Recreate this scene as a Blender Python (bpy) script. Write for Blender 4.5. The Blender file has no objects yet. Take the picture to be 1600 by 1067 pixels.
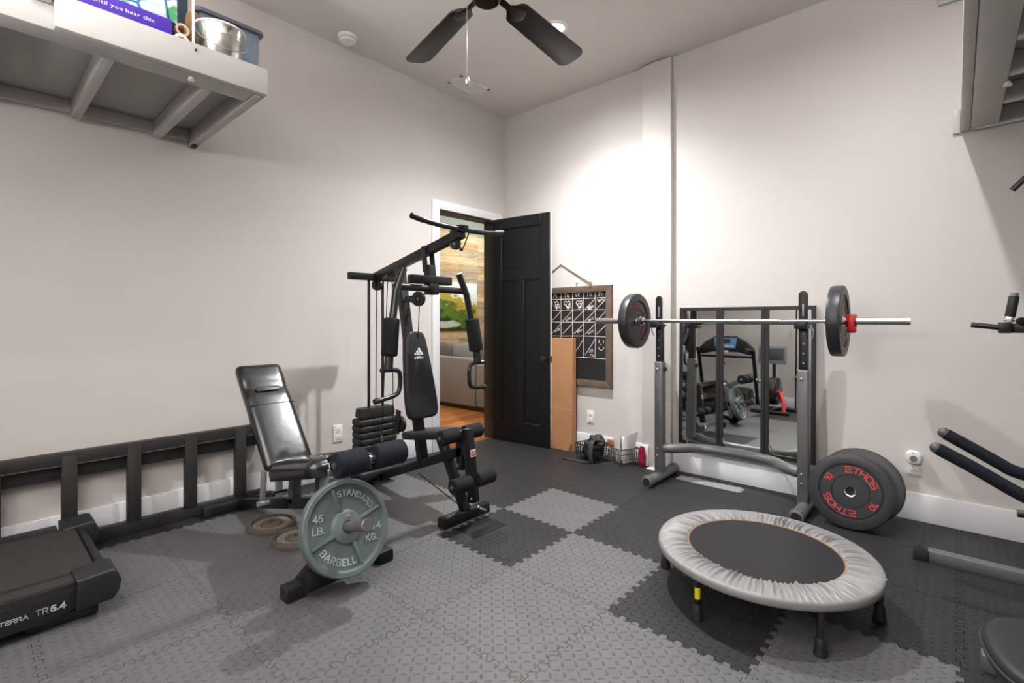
import bpy, bmesh, math, random
from mathutils import Vector, Matrix, noise as mnoise
random.seed(7)
S = 1.2                      # model units -> metres (everything is written in model units)
scene = bpy.context.scene
COL = scene.collection
R = math.radians
PI = math.pi

# ------------------------------------------------------------------ camera
cam_d = bpy.data.cameras.new('camera'); cam = bpy.data.objects.new('camera', cam_d); COL.objects.link(cam)
cam_d.sensor_width = 36.0
cam_d.lens = 36.0 * 772.0 / 1600.0
cam_d.shift_y = -32.5 / 1600.0
cam_d.clip_start = 0.02
cam.location = (3.244*S, -3.505*S, 1.105*S)
cam.rotation_euler = (R(90), 0, R(42.0))
scene.camera = cam

# ------------------------------------------------------------------ view + world
scene.view_settings.view_transform = 'Standard'
scene.view_settings.look = 'None'
scene.view_settings.exposure = -0.02
scene.view_settings.gamma = 1.0
scene.view_settings.use_curve_mapping = False
w = bpy.data.worlds.new('world'); scene.world = w; w.use_nodes = True
w.node_tree.nodes['Background'].inputs[0].default_value = (0.75, 0.78, 0.82, 1)
w.node_tree.nodes['Background'].inputs[1].default_value = 0.3

# ------------------------------------------------------------------ lights (the lamps themselves are built further down)
CANS = [(1.265, -0.875), (3.03, -1.12), (1.75, -3.75), (2.95, -3.75)]
CAN_W = [190, 130, 20, 20]        # wide glow of each recessed lamp
CAN_N = [440, 90, 50, 50]         # its downward beam
CEIL = 3.05
def add_light(name, kind, loc, energy, color, size=0.05, **k):
    d = bpy.data.lights.new(name, kind); o = bpy.data.objects.new(name, d); COL.objects.link(o)
    o.location = Vector(loc)*S; d.energy = energy; d.color = color
    if kind in ('POINT', 'SPOT'): d.shadow_soft_size = size
    for a, b in k.items(): setattr(d, a, b)
    return o
WARM = (0.985, 0.985, 1.0)
for (x, y), p in zip(CANS, CAN_N):
    add_light('ceiling_lamp_beam', 'SPOT', (x, y, CEIL-0.012), p, WARM, 0.03, spot_size=R(128), spot_blend=1.0)
for (x, y), p in zip(CANS, CAN_W):
    add_light('ceiling_lamp_light', 'SPOT', (x, y, CEIL-0.012), p, WARM, 0.03, spot_size=R(164), spot_blend=1.0)
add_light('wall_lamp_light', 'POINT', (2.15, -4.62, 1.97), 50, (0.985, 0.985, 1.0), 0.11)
UP = [(1.55, -4.45), (3.35, -4.35)]          # two unseen uplights behind the camera, added to bounce fill off the ceiling
for x, y in UP: add_light('uplighter_light', 'SPOT', (x, y, 1.62), 470, (0.985, 0.985, 1.0), 0.10, spot_size=R(150), spot_blend=0.6).rotation_euler = (R(180), 0, 0)
add_light('living_room_light', 'POINT', (-1.0, 0.0, 2.55), 95, (1.0, 0.95, 0.87), 0.15)
add_light('living_room_light', 'POINT', (-1.7, 2.0, 2.3), 75, (1.0, 0.97, 0.92), 0.15)

# ------------------------------------------------------------------ materials
def lin(c):
    return tuple(((v/255.0)/12.92 if v/255.0 <= 0.04045 else ((v/255.0+0.055)/1.055)**2.4) for v in c)
def mat(name, rgb, rough=0.5, metal=0.0, var=0.0, vscale=8.0, bump=0.0, bscale=60.0, spec=0.5, coat=0.0, detail=4.0):
    m = bpy.data.materials.new(name); m.use_nodes = True
    nt = m.node_tree; b = nt.nodes['Principled BSDF']
    c = lin(rgb); b.inputs['Base Color'].default_value = (*c, 1)
    b.inputs['Roughness'].default_value = rough; b.inputs['Metallic'].default_value = metal
    b.inputs['Specular IOR Level'].default_value = spec
    if coat: b.inputs['Coat Weight'].default_value = coat; b.inputs['Coat Roughness'].default_value = 0.15
    tc = nt.nodes.new('ShaderNodeTexCoord')
    if var > 0:
        n = nt.nodes.new('ShaderNodeTexNoise'); n.inputs['Scale'].default_value = vscale; n.inputs['Detail'].default_value = detail
        nt.links.new(tc.outputs['Object'], n.inputs['Vector'])
        r = nt.nodes.new('ShaderNodeValToRGB')
        r.color_ramp.elements[0].position = 0.3; r.color_ramp.elements[1].position = 0.7
        r.color_ramp.elements[0].color = (*[max(0, v*(1-var)) for v in c], 1)
        r.color_ramp.elements[1].color = (*[min(1, v*(1+var)) for v in c], 1)
        nt.links.new(n.outputs['Fac'], r.inputs['Fac']); nt.links.new(r.outputs['Color'], b.inputs['Base Color'])
    if bump > 0:
        n2 = nt.nodes.new('ShaderNodeTexNoise'); n2.inputs['Scale'].default_value = bscale; n2.inputs['Detail'].default_value = 3
        nt.links.new(tc.outputs['Object'], n2.inputs['Vector'])
        bp = nt.nodes.new('ShaderNodeBump'); bp.inputs['Strength'].default_value = bump; bp.inputs['Distance'].default_value = 0.004
        nt.links.new(n2.outputs['Fac'], bp.inputs['Height']); nt.links.new(bp.outputs['Normal'], b.inputs['Normal'])
    return m
def emis(name, rgb, strength):
    m = bpy.data.materials.new(name); m.use_nodes = True; b = m.node_tree.nodes['Principled BSDF']
    b.inputs['Base Color'].default_value = (*lin(rgb), 1)
    b.inputs['Emission Color'].default_value = (*lin(rgb), 1); b.inputs['Emission Strength'].default_value = strength
    return m

M = {}
M['wall'] = mat('greige wall paint', (203, 198, 194), 0.75, var=0.012, vscale=3, bump=0.05, bscale=220, spec=0.25)
M['ceil'] = mat('greige ceiling paint', (218, 212, 207), 0.85, bump=0.08, bscale=160, spec=0.2)
M['trim'] = mat('white trim paint', (224, 225, 226), 0.4, bump=0.02, bscale=90)
M['loft'] = mat('grey painted lumber', (184, 182, 179), 0.42, var=0.05, vscale=6, bump=0.12, bscale=45)
M['loftply'] = mat('grey painted plywood', (170, 167, 163), 0.6, var=0.04, vscale=9, bump=0.2, bscale=120)
M['door'] = mat('black door paint', (17, 16, 16), 0.42, bump=0.05, bscale=140, spec=0.35)
M['doorw'] = mat('white door paint', (225, 224, 222), 0.45)
M['jamb'] = mat('dark brown jamb', (50, 44, 40), 0.45)
M['blackm'] = mat('black powder coated steel', (21, 21, 22), 0.4, var=0.08, vscale=20, bump=0.05, bscale=300, spec=0.4)
M['blackm2'] = mat('satin black steel', (22, 22, 23), 0.28, spec=0.6)
M['blackp'] = mat('black plastic', (30, 30, 31), 0.42, bump=0.04, bscale=200)
M['stackp'] = mat('black vinyl weight shell', (29, 30, 29), 0.55, var=0.12, vscale=25, bump=0.12, bscale=120)
M['foam'] = mat('black foam', (24, 25, 27), 0.85, bump=0.3, bscale=260, spec=0.25)
M['foamb'] = mat('blue black foam', (23, 27, 35), 0.85, var=0.15, vscale=60, bump=0.35, bscale=220, spec=0.25)
M['vinyl'] = mat('black vinyl', (29, 29, 30), 0.5, bump=0.08, bscale=120, spec=0.4)
M['leather'] = mat('worn glossy black leather', (21, 21, 22), 0.27, var=0.25, vscale=9, bump=0.18, bscale=18, spec=0.7, coat=0.25)
M['greym'] = mat('grey hammered steel', (104, 104, 104), 0.42, 0.35, var=0.08, vscale=25, bump=0.08, bscale=200)
M['greym2'] = mat('pale grey steel', (150, 151, 152), 0.4, 0.3, var=0.06, vscale=18)
M['chrome'] = mat('chrome', (225, 225, 226), 0.16, 1.0)
M['steel'] = mat('brushed steel', (190, 190, 190), 0.3, 1.0, bump=0.05, bscale=250)
M['rubber'] = mat('black bumper rubber', (42, 43, 46), 0.4, var=0.10, vscale=14, bump=0.06, bscale=90, spec=0.5)
M['rubberd'] = mat('dark rubber', (27, 27, 28), 0.55)
M['red'] = mat('red lettering', (205, 62, 62), 0.55)
M['redd'] = mat('red lettering faded', (120, 34, 34), 0.55)
M['redp'] = mat('red plastic', (190, 22, 32), 0.38)
M['crim'] = mat('crimson fabric', (150, 14, 52), 0.7)
M['green'] = mat('grey green enamel', (92, 103, 101), 0.42, var=0.10, vscale=10, bump=0.12, bscale=70)
M['greenl'] = mat('worn silver green', (160, 170, 168), 0.45, var=0.12, vscale=90)
M['rust'] = mat('rusty cast iron', (84, 75, 68), 0.75, var=0.22, vscale=18, bump=0.3, bscale=90)
M['rustl'] = mat('worn grey cast iron', (122, 114, 105), 0.7, var=0.25, vscale=40, bump=0.3, bscale=90)
M['white'] = mat('white plastic', (232, 231, 228), 0.4)
M['ivory'] = mat('white outlet plastic', (226, 222, 216), 0.4)
M['dark'] = mat('dark slot', (18, 18, 18), 0.6)
M['capg'] = mat('dark grey plastic cap', (74, 74, 78), 0.4)
M['grey'] = mat('mid grey plastic', (120, 122, 130), 0.5)
M['mirror'] = mat('mirror glass', (226, 228, 226), 0.015, 1.0)
M['frame'] = mat('matt black frame', (24, 23, 23), 0.5)
M['cardb'] = mat('brown cardboard', (176, 128, 88), 0.8, var=0.06, vscale=5, bump=0.05, bscale=50)
M['cardt'] = mat('pale cardboard tube', (196, 168, 142), 0.8, var=0.06, vscale=12)
M['wood'] = mat('dark stained wood', (98, 82, 70), 0.6, var=0.18, vscale=14, bump=0.1, bscale=80)
M['ladder'] = mat('black brown painted wood', (42, 40, 38), 0.55, var=0.15, vscale=12, bump=0.15, bscale=70)
M['ladderl'] = mat('pale worn edge', (150, 144, 138), 0.6, var=0.1, vscale=20)  # pale tone stands in for light catching the rail edge
M['slate'] = mat('chalkboard slate', (38, 37, 37), 0.75, var=0.25, vscale=6, spec=0.25)
M['chalk'] = mat('white chalk', (226, 216, 206), 0.95, spec=0.1)
M['rope'] = mat('grey cord', (84, 76, 68), 0.9)
M['brass'] = mat('brass clip', (168, 128, 72), 0.4, 0.7)
M['brownj'] = mat('amber glazed jar', (146, 110, 52), 0.3, var=0.3, vscale=30)
M['galv'] = mat('galvanised steel', (214, 212, 208), 0.2, 1.0, var=0.08, vscale=18)
M['purple'] = mat('violet printed box', (74, 40, 172), 0.5)
M['teal'] = mat('dark teal box', (42, 62, 76), 0.6, var=0.1, vscale=14)
M['tram'] = mat('silver grey nylon', (128, 127, 126), 0.45, var=0.04, vscale=20, bump=0.1, bscale=160)
M['trammat'] = mat('black woven jumping mat', (22, 22, 23), 0.6, var=0.08, vscale=10, bump=0.1, bscale=300, spec=0.3)
M['orange'] = mat('brown elastic edging', (136, 98, 66), 0.7)
M['yellow'] = mat('yellow sticker', (214, 196, 30), 0.5)
M['belt'] = mat('charcoal running belt', (52, 49, 46), 0.85, var=0.06, vscale=30, bump=0.12, bscale=300, spec=0.2)
M['tread'] = mat('dark treadmill plastic', (27, 27, 30), 0.5, bump=0.15, bscale=260)
M['silver'] = mat('silver lettering', (196, 198, 200), 0.45)
M['bladew'] = mat('espresso fan blade', (36, 31, 29), 0.45, var=0.12, vscale=9, bump=0.05, bscale=70)
M['bronze'] = mat('oil rubbed bronze', (40, 36, 34), 0.3, 0.6)
M['sofa'] = mat('light grey upholstery', (160, 160, 161), 0.9, var=0.05, vscale=30, bump=0.3, bscale=300, spec=0.1)
M['sofad'] = mat('taupe upholstery', (128, 122, 120), 0.9, var=0.08, vscale=8, bump=0.3, bscale=300, spec=0.1)
M['plinth'] = mat('dark brown plinth', (46, 38, 33), 0.5)
M['paper'] = mat('white paper', (224, 222, 220), 0.75, var=0.05, vscale=12)
M['bag'] = mat('black nylon', (31, 31, 32), 0.6, var=0.15, vscale=14, bump=0.2, bscale=50)
M['webb'] = mat('dark grey webbing', (52, 53, 55), 0.75)
M['wire'] = mat('grey wire', (108, 104, 98), 0.4, 0.6)
M['wireb'] = mat('black wire', (30, 30, 30), 0.45)
M['screenb'] = emis('blue display', (104, 146, 200), 0.14)
M['screeng'] = emis('grey display', (60, 62, 64), 0.05)
M['lens'] = emis('lamp lens', (255, 246, 232), 12.0)
M['sub'] = mat('dark rubber subfloor', (52, 50, 49), 0.8, var=0.08, vscale=6)
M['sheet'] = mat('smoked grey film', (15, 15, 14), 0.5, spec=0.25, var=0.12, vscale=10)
M['livwall'] = mat('sage grey paint', (140, 150, 142), 0.8)
M['seam'] = mat('leather groove', (44, 43, 43), 0.4)
M['whitefl'] = mat('white plastic floor plate', (226, 224, 220), 0.5)
# clear plastic
m = mat('clear blue plastic', (196, 208, 226), 0.12); b = m.node_tree.nodes['Principled BSDF']
b.inputs['Transmission Weight'].default_value = 0.75; b.inputs['IOR'].default_value = 1.12; M['clear'] = m
M['lid'] = mat('slate lid plastic', (84, 88, 98), 0.4)
M['binc'] = mat('blue grey cloth', (136, 148, 172), 0.9, var=0.2, vscale=9)

def floor_mat(name, rgb, spec=0.45):
    m = mat(name, rgb, 0.5, spec=spec); nt = m.node_tree; N = nt.nodes; L = nt.links; b = N['Principled BSDF']
    tc = [n for n in N if n.type == 'TEX_COORD'][0]
    def mth(op, a, c=None, v=None):
        n = N.new('ShaderNodeMath'); n.operation = op
        if isinstance(a, (int, float)): n.inputs[0].default_value = a
        else: L.new(a, n.inputs[0])
        if c is not None:
            if isinstance(c, (int, float)): n.inputs[1].default_value = c
            else: L.new(c, n.inputs[1])
        if v is not None: n.inputs[2].default_value = v
        return n.outputs[0]
    sp = N.new('ShaderNodeSeparateXYZ'); L.new(tc.outputs['Object'], sp.inputs[0])
    k = 1/(0.0310*S)
    u = mth('MULTIPLY', sp.outputs[0], k); v = mth('MULTIPLY', sp.outputs[1], k)
    fu = mth('SUBTRACT', mth('FRACT', u), 0.5); fv = mth('SUBTRACT', mth('FRACT', v), 0.5)
    chk = mth('FLOORED_MODULO', mth('ADD', mth('FLOOR', u), mth('FLOOR', v)), 2.0)
    sg = mth('SUBTRACT', 1.0, mth('MULTIPLY', chk, 2.0))
    sfv = mth('MULTIPLY', sg, fv)
    a = mth('ADD', fu, sfv); c_ = mth('SUBTRACT', fu, sfv)
    a2 = mth('POWER', mth('ABSOLUTE', mth('MULTIPLY', a, 0.7071/0.38)), 2.0)
    c2 = mth('POWER', mth('ABSOLUTE', mth('MULTIPLY', c_, 0.7071/0.125)), 2.0)
    d = mth('ADD', a2, c2)
    h = N.new('ShaderNodeMapRange'); h.interpolation_type = 'SMOOTHSTEP'
    h.inputs['From Min'].default_value = 1.15; h.inputs['From Max'].default_value = 0.25
    L.new(d, h.inputs['Value'])
    bp = N.new('ShaderNodeBump'); bp.inputs['Strength'].default_value = 1.0; bp.inputs['Distance'].default_value = 0.0045
    L.new(h.outputs[0], bp.inputs['Height']); L.new(bp.outputs['Normal'], b.inputs['Normal'])
    nz = N.new('ShaderNodeTexNoise'); nz.inputs['Scale'].default_value = 7; nz.inputs['Detail'].default_value = 5
    L.new(tc.outputs['Object'], nz.inputs['Vector'])
    cc = lin(rgb); r = N.new('ShaderNodeValToRGB')
    r.color_ramp.elements[0].position = 0.3; r.color_ramp.elements[1].position = 0.7
    r.color_ramp.elements[0].color = (*[x*0.92 for x in cc], 1); r.color_ramp.elements[1].color = (*[x*1.08 for x in cc], 1)
    L.new(nz.outputs['Fac'], r.inputs['Fac']); L.new(r.outputs['Color'], b.inputs['Base Color'])
    return m
M['tileL'] = floor_mat('light grey foam tile', (92, 91, 91))
M['tileD'] = floor_mat('charcoal foam tile', (41, 40, 41), 0.3)

def plank_mat(name, cols, length, width, ax=(1, 2), rough=0.6):
    m = mat(name, (180, 150, 110), rough); nt = m.node_tree; N = nt.nodes; L = nt.links; b = N['Principled BSDF']
    tc = [n for n in N if n.type == 'TEX_COORD'][0]
    sp = N.new('ShaderNodeSeparateXYZ'); L.new(tc.outputs['Object'], sp.inputs[0])
    cb = N.new('ShaderNodeCombineXYZ'); L.new(sp.outputs[ax[0]], cb.inputs[0]); L.new(sp.outputs[ax[1]], cb.inputs[1])
    br = N.new('ShaderNodeTexBrick'); br.offset = 0.37; br.inputs['Scale'].default_value = 1.0
    br.inputs['Brick Width'].default_value = length; br.inputs['Row Height'].default_value = width
    br.inputs['Mortar Size'].default_value = 0.0022; br.inputs['Mortar Smooth'].default_value = 0.2; br.inputs['Bias'].default_value = 0
    br.inputs['Color1'].default_value = (0, 0, 0, 1); br.inputs['Color2'].default_value = (1, 1, 1, 1)
    br.inputs['Mortar'].default_value = (0.5, 0.5, 0.5, 1)
    L.new(cb.outputs[0], br.inputs['Vector'])
    ramp = N.new('ShaderNodeValToRGB'); ramp.color_ramp.interpolation = 'LINEAR'
    e = ramp.color_ramp.elements; e[0].color = (*lin(cols[0]), 1); e[1].color = (*lin(cols[-1]), 1)
    for i, c in enumerate(cols[1:-1]):
        q = e.new((i+1)/(len(cols)-1)); q.color = (*lin(c), 1)
    L.new(br.outputs['Color'], ramp.inputs['Fac'])
    mp = N.new('ShaderNodeMapping'); mp.inputs['Scale'].default_value = (1.6, 16, 1); L.new(cb.outputs[0], mp.inputs['Vector'])
    nz = N.new('ShaderNodeTexNoise'); nz.inputs['Scale'].default_value = 2.4; nz.inputs['Detail'].default_value = 6; nz.inputs['Distortion'].default_value = 0.8
    L.new(mp.outputs[0], nz.inputs['Vector'])
    mx = N.new('ShaderNodeMix'); mx.data_type = 'RGBA'; mx.blend_type = 'MULTIPLY'; mx.inputs['Factor'].default_value = 0.75
    g = N.new('ShaderNodeValToRGB'); g.color_ramp.elements[0].position = 0.3; g.color_ramp.elements[1].position = 0.62
    g.color_ramp.elements[0].color = (0.5, 0.42, 0.36, 1); g.color_ramp.elements[1].color = (1, 1, 1, 1)
    L.new(nz.outputs['Fac'], g.inputs['Fac'])
    L.new(ramp.outputs['Color'], mx.inputs['A']); L.new(g.outputs['Color'], mx.inputs['B'])
    mm = N.new('ShaderNodeMix'); mm.data_type = 'RGBA'; mm.inputs['B'].default_value = (*[v*0.25 for v in lin(cols[0])], 1)
    L.new(br.outputs['Fac'], mm.inputs['Factor']); L.new(mx.outputs['Result'], mm.inputs['A'])
    L.new(mm.outputs['Result'], b.inputs['Base Color'])
    return m
M['plank'] = plank_mat('reclaimed plank cladding', [(186, 150, 106), (222, 200, 160), (168, 158, 142), (206, 172, 124), (228, 208, 172)], 1.1*S, 0.118*S, (1, 2), 0.7)
M['oak'] = plank_mat('orange oak floorboards', [(196, 124, 62), (216, 146, 80), (184, 110, 54), (224, 158, 94)], 0.9*S, 0.09*S, (1, 0), 0.35)

def picture_mat():
    m = mat('landscape canvas', (200, 210, 215), 0.5); nt = m.node_tree; N = nt.nodes; L = nt.links; b = N['Principled BSDF']
    tc = [n for n in N if n.type == 'TEX_COORD'][0]
    sp = N.new('ShaderNodeSeparateXYZ'); L.new(tc.outputs['Generated'], sp.inputs[0])
    n1 = N.new('ShaderNodeTexNoise'); n1.inputs['Scale'].default_value = 8; n1.inputs['Detail'].default_value = 7; L.new(tc.outputs['Generated'], n1.inputs['Vector'])
    def mth(op, a, c):
        n = N.new('ShaderNodeMath'); n.operation = op
        for i, q in enumerate((a, c)):
            if isinstance(q, (int, float)): n.inputs[i].default_value = q
            else: L.new(q, n.inputs[i])
        return n.outputs[0]
    # foliage: high on the left, low on the right
    f = mth('ADD', mth('ADD', mth('MULTIPLY', sp.outputs[2], 1.0), mth('MULTIPLY', sp.outputs[1], 0.55)), mth('MULTIPLY', n1.outputs['Fac'], -0.9))
    r = N.new('ShaderNodeValToRGB'); r.color_ramp.elements[0].position = 0.0; r.color_ramp.elements[0].color = (*lin((40, 66, 22)), 1)
    r.color_ramp.elements[1].position = 0.72; r.color_ramp.elements[1].color = (*lin((226, 232, 238)), 1)
    for p, c in ((0.16, (92, 128, 38)), (0.32, (70, 92, 30)), (0.44, (186, 160, 44)), (0.54, (150, 150, 60)), (0.6, (214, 206, 160))):
        q = r.color_ramp.elements.new(p); q.color = (*lin(c), 1)
    L.new(f, r.inputs['Fac'])
    # pond: pale patch low in the middle
    dx = mth('SUBTRACT', sp.outputs[1], 0.45); dz = mth('SUBTRACT', sp.outputs[2], 0.12)
    dd = mth('ADD', mth('MULTIPLY', mth('MULTIPLY', dx, dx), 9.0), mth('MULTIPLY', mth('MULTIPLY', dz, dz), 60.0))
    dd = mth('ADD', dd, mth('MULTIPLY', n1.outputs['Fac'], 0.8))
    w_ = N.new('ShaderNodeMapRange'); w_.inputs['From Min'].default_value = 0.85; w_.inputs['From Max'].default_value = 0.65; L.new(dd, w_.inputs['Value'])
    mx = N.new('ShaderNodeMix'); mx.data_type = 'RGBA'; L.new(w_.outputs[0], mx.inputs['Factor']); L.new(r.outputs['Color'], mx.inputs['A'])
    mx.inputs['B'].default_value = (*lin((206, 212, 204)), 1)
    L.new(mx.outputs['Result'], b.inputs['Base Color'])
    return m
M['picture'] = picture_mat()

def floral_mat():
    m = mat('white gift box print', (222, 236, 242), 0.45); nt = m.node_tree; N = nt.nodes; L = nt.links; b = N['Principled BSDF']
    tc = [n for n in N if n.type == 'TEX_COORD'][0]
    v = N.new('ShaderNodeTexVoronoi'); v.feature = 'DISTANCE_TO_EDGE'; v.inputs['Scale'].default_value = 11; L.new(tc.outputs['Object'], v.inputs['Vector'])
    r = N.new('ShaderNodeValToRGB'); r.color_ramp.elements[0].color = (*lin((52, 120, 172)), 1); r.color_ramp.elements[0].position = 0.03
    r.color_ramp.elements[1].color = (*lin((222, 238, 244)), 1); r.color_ramp.elements[1].position = 0.08
    L.new(v.outputs['Distance'], r.inputs['Fac'])
    n = N.new('ShaderNodeTexNoise'); n.inputs['Scale'].default_value = 9; L.new(tc.outputs['Object'], n.inputs['Vector'])
    r2 = N.new('ShaderNodeValToRGB'); r2.color_ramp.elements[0].position = 0.55; r2.color_ramp.elements[0].color = (1, 1, 1, 1)
    r2.color_ramp.elements[1].position = 0.62; r2.color_ramp.elements[1].color = (*lin((96, 182, 120)), 1); L.new(n.outputs['Fac'], r2.inputs['Fac'])
    mx = N.new('ShaderNodeMix'); mx.data_type = 'RGBA'; mx.blend_type = 'MULTIPLY'; mx.inputs['Factor'].default_value = 1
    L.new(r.outputs['Color'], mx.inputs['A']); L.new(r2.outputs['Color'], mx.inputs['B']); L.new(mx.outputs['Result'], b.inputs['Base Color'])
    return m
M['floral'] = floral_mat()

# ------------------------------------------------------------------ mesh helpers
def V(*a): return Vector(a)
class MB:
    def __init__(s): s.v = []; s.f = []
    def add(s, verts, faces):
        o = len(s.v); s.v += [Vector(p) for p in verts]; s.f += [tuple(i+o for i in f) for f in faces]; return s
    def addbm(s, bm, mtx=None):
        bm.verts.index_update()
        vs = [(mtx @ q.co) if mtx else q.co.copy() for q in bm.verts]
        fs = [tuple(q.index for q in f.verts) for f in bm.faces]
        bm.free(); return s.add(vs, fs)
    def box(s, x0, x1, y0, y1, z0, z1, bev=0.0, seg=2, mtx=None):
        bm = bmesh.new(); bmesh.ops.create_cube(bm, size=1)
        for q in bm.verts: q.co = V(x0+(q.co.x+.5)*(x1-x0), y0+(q.co.y+.5)*(y1-y0), z0+(q.co.z+.5)*(z1-z0))
        if bev > 0:
            bev = min(bev, 0.49*min(abs(x1-x0), abs(y1-y0), abs(z1-z0)))
            bmesh.ops.bevel(bm, geom=bm.edges[:], offset=bev, segments=seg, affect='EDGES', profile=0.5)
        return s.addbm(bm, mtx)
    def frame_box(s, c, ax, ay, az, sx, sy, sz, bev=0.0, seg=2):
        ax, ay, az = V(*ax).normalized(), V(*ay).normalized(), V(*az).normalized()
        m = Matrix((( ax.x, ay.x, az.x, c[0]), (ax.y, ay.y, az.y, c[1]), (ax.z, ay.z, az.z, c[2]), (0, 0, 0, 1)))
        return s.box(-sx/2, sx/2, -sy/2, sy/2, -sz/2, sz/2, bev, seg, m)
    def beam(s, p0, p1, w, h, up=(0, 0, 1), bev=0.003, ext=0.0):
        p0, p1 = V(*p0), V(*p1); d = (p1-p0); l = d.length; d.normalize(); up = V(*up)
        sd = up.cross(d)
        if sd.length < 1e-4: sd = V(1, 0, 0).cross(d)
        sd.normalize(); u2 = d.cross(sd)
        return s.frame_box((p0+p1)/2, d, sd, u2, l+2*ext, w, h, bev)
    def tube(s, pts, r, seg=14, cap=True, closed=False, flat=None):
        pts = [V(*p) for p in pts]; n = len(pts); rr = r if isinstance(r, (list, tuple)) else [r]*n
        tang = []
        for i in range(n):
            a = pts[(i-1) % n] if (i > 0 or closed) else pts[i]; b_ = pts[(i+1) % n] if (i < n-1 or closed) else pts[i]
            tang.append((b_-a).normalized())
        ref = V(0, 0, 1) if abs(tang[0].z) < 0.95 else V(1, 0, 0)
        nrm = (ref - tang[0]*ref.dot(tang[0])).normalized()
        vs = []
        for i in range(n):
            if i: nrm = (nrm - tang[i]*nrm.dot(tang[i])).normalized()
            bi = tang[i].cross(nrm)
            for k in range(seg):
                a = 2*PI*k/seg; vs.append(pts[i]+nrm*math.cos(a)*rr[i]+bi*math.sin(a)*rr[i]*(flat or 1))
        fs = []
        m_ = n if closed else n-1
        for i in range(m_):
            j = (i+1) % n
            for k in range(seg):
                k2 = (k+1) % seg; fs.append((i*seg+k, i*seg+k2, j*seg+k2, j*seg+k))
        if cap and not closed:
            fs.append(tuple(reversed(range(seg)))); fs.append(tuple((n-1)*seg+k for k in range(seg)))
        return s.add(vs, fs)
    def cyl(s, p0, p1, r, seg=20, r2=None): return s.tube([p0, p1], [r, r if r2 is None else r2], seg)
    def lathe(s, prof, c, n, seg=48, closed=False):
        """profile of (radius, height along n) revolved about axis n through c"""
        c = V(*c); n = V(*n).normalized(); ref = V(0, 0, 1) if abs(n.z) < 0.9 else V(1, 0, 0)
        u = (ref - n*ref.dot(n)).normalized(); w_ = n.cross(u); vs = []; fs = []; idx = []
        for (r, h) in prof:
            if r < 1e-6: idx.append([len(vs)]); vs.append(c+n*h)
            else:
                idx.append(list(range(len(vs), len(vs)+seg)))
                for k in range(seg):
                    a = 2*PI*k/seg; vs.append(c+n*h+u*math.cos(a)*r+w_*math.sin(a)*r)
        m_ = len(prof) if closed else len(prof)-1
        for i in range(m_):
            A, B = idx[i], idx[(i+1) % len(prof)]
            for k in range(seg):
                k2 = (k+1) % seg
                if len(A) == 1 and len(B) == 1: continue
                if len(A) == 1: fs.append((A[0], B[k2], B[k]))
                elif len(B) == 1: fs.append((A[k], A[k2], B[0]))
                else: fs.append((A[k], A[k2], B[k2], B[k]))
        return s.add(vs, fs)
    def roll(s, p0, p1, r, bev=0.012, seg=28):
        p0, p1 = V(*p0), V(*p1); l = (p1-p0).length
        pr = [(0, 0), (r-bev, 0)]+[(r-bev+bev*math.sin(a), bev-bev*math.cos(a)) for a in (R(30), R(60), R(90))]
        pr += [(r-bev+bev*math.cos(a), l-bev+bev*math.sin(a)) for a in (0, R(30), R(60), R(90))]+[(0, l)]
        return s.lathe(pr, p0, p1-p0, seg)
    def prism(s, poly, o, u, v, n, d, bev=0.0, seg=2):
        """2D polygon in plane (o,u,v) extruded by d along n"""
        o, u, v, n = V(*o), V(*u), V(*v), V(*n); bm = bmesh.new()
        a = [bm.verts.new(o+u*p[0]+v*p[1]) for p in poly]; b_ = [bm.verts.new(o+u*p[0]+v*p[1]+n*d) for p in poly]; k = len(poly)
        bm.faces.new(a); bm.faces.new(list(reversed(b_)))
        for i in range(k): bm.faces.new((a[i], b_[i], b_[(i+1) % k], a[(i+1) % k]))
        bmesh.ops.recalc_face_normals(bm, faces=bm.faces[:])
        if bev > 0:
            ed = [e for e in bm.edges if len({q in a for q in e.verts}) == 1]
            bmesh.ops.bevel(bm, geom=ed, offset=bev, segments=seg, affect='EDGES', profile=0.5)
        return s.addbm(bm)
    def sphere(s, c, r, sx=1, sy=1, sz=1, sub=3):
        bm = bmesh.new(); bmesh.ops.create_icosphere(bm, subdivisions=sub, radius=r)
        return s.addbm(bm, Matrix.Translation(V(*c)) @ Matrix.Diagonal((sx, sy, sz, 1)))
    def place(s, other, o, u, v, n):
        o, u, v, n = V(*o), V(*u), V(*v), V(*n)
        return s.add([o+u*p.x+v*p.y+n*p.z for p in other.v], other.f)

ORG = {}
def finish(o, kind=None, label=None, cat=None, group=None):
    if label: o['label'] = label
    if cat: o['category'] = cat
    if group: o['group'] = group
    if kind: o['kind'] = kind
    return o
def mesh_obj(name, mb, m, org, sharp=38, smooth=True):
    me = bpy.data.meshes.new(name)
    me.from_pydata([tuple((p-org)*S) for p in mb.v], [], mb.f); me.validate(); me.update()
    bm = bmesh.new(); bm.from_mesh(me); bmesh.ops.recalc_face_normals(bm, faces=bm.faces[:]); bm.to_mesh(me); bm.free()
    if smooth:
        me.polygons.foreach_set('use_smooth', [True]*len(me.polygons)); me.set_sharp_from_angle(angle=R(sharp))
    o = bpy.data.objects.new(name, me); COL.objects.link(o); me.materials.append(m)
    return o
def thing(name, label, cat, loc, group=None, kind=None):
    o = bpy.data.objects.new(name, None); COL.objects.link(o); o.empty_display_size = 0.05
    org = V(*loc); o.location = org*S; ORG[o.name] = org
    return finish(o, kind, label, cat, group)
def part(name, mb, m, parent, label=None, sharp=38, smooth=True):
    org = ORG[parent.name]; o = mesh_obj(name, mb, m, org, sharp, smooth); o.parent = parent; ORG[o.name] = org
    if label: o['label'] = label
    return o
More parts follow.
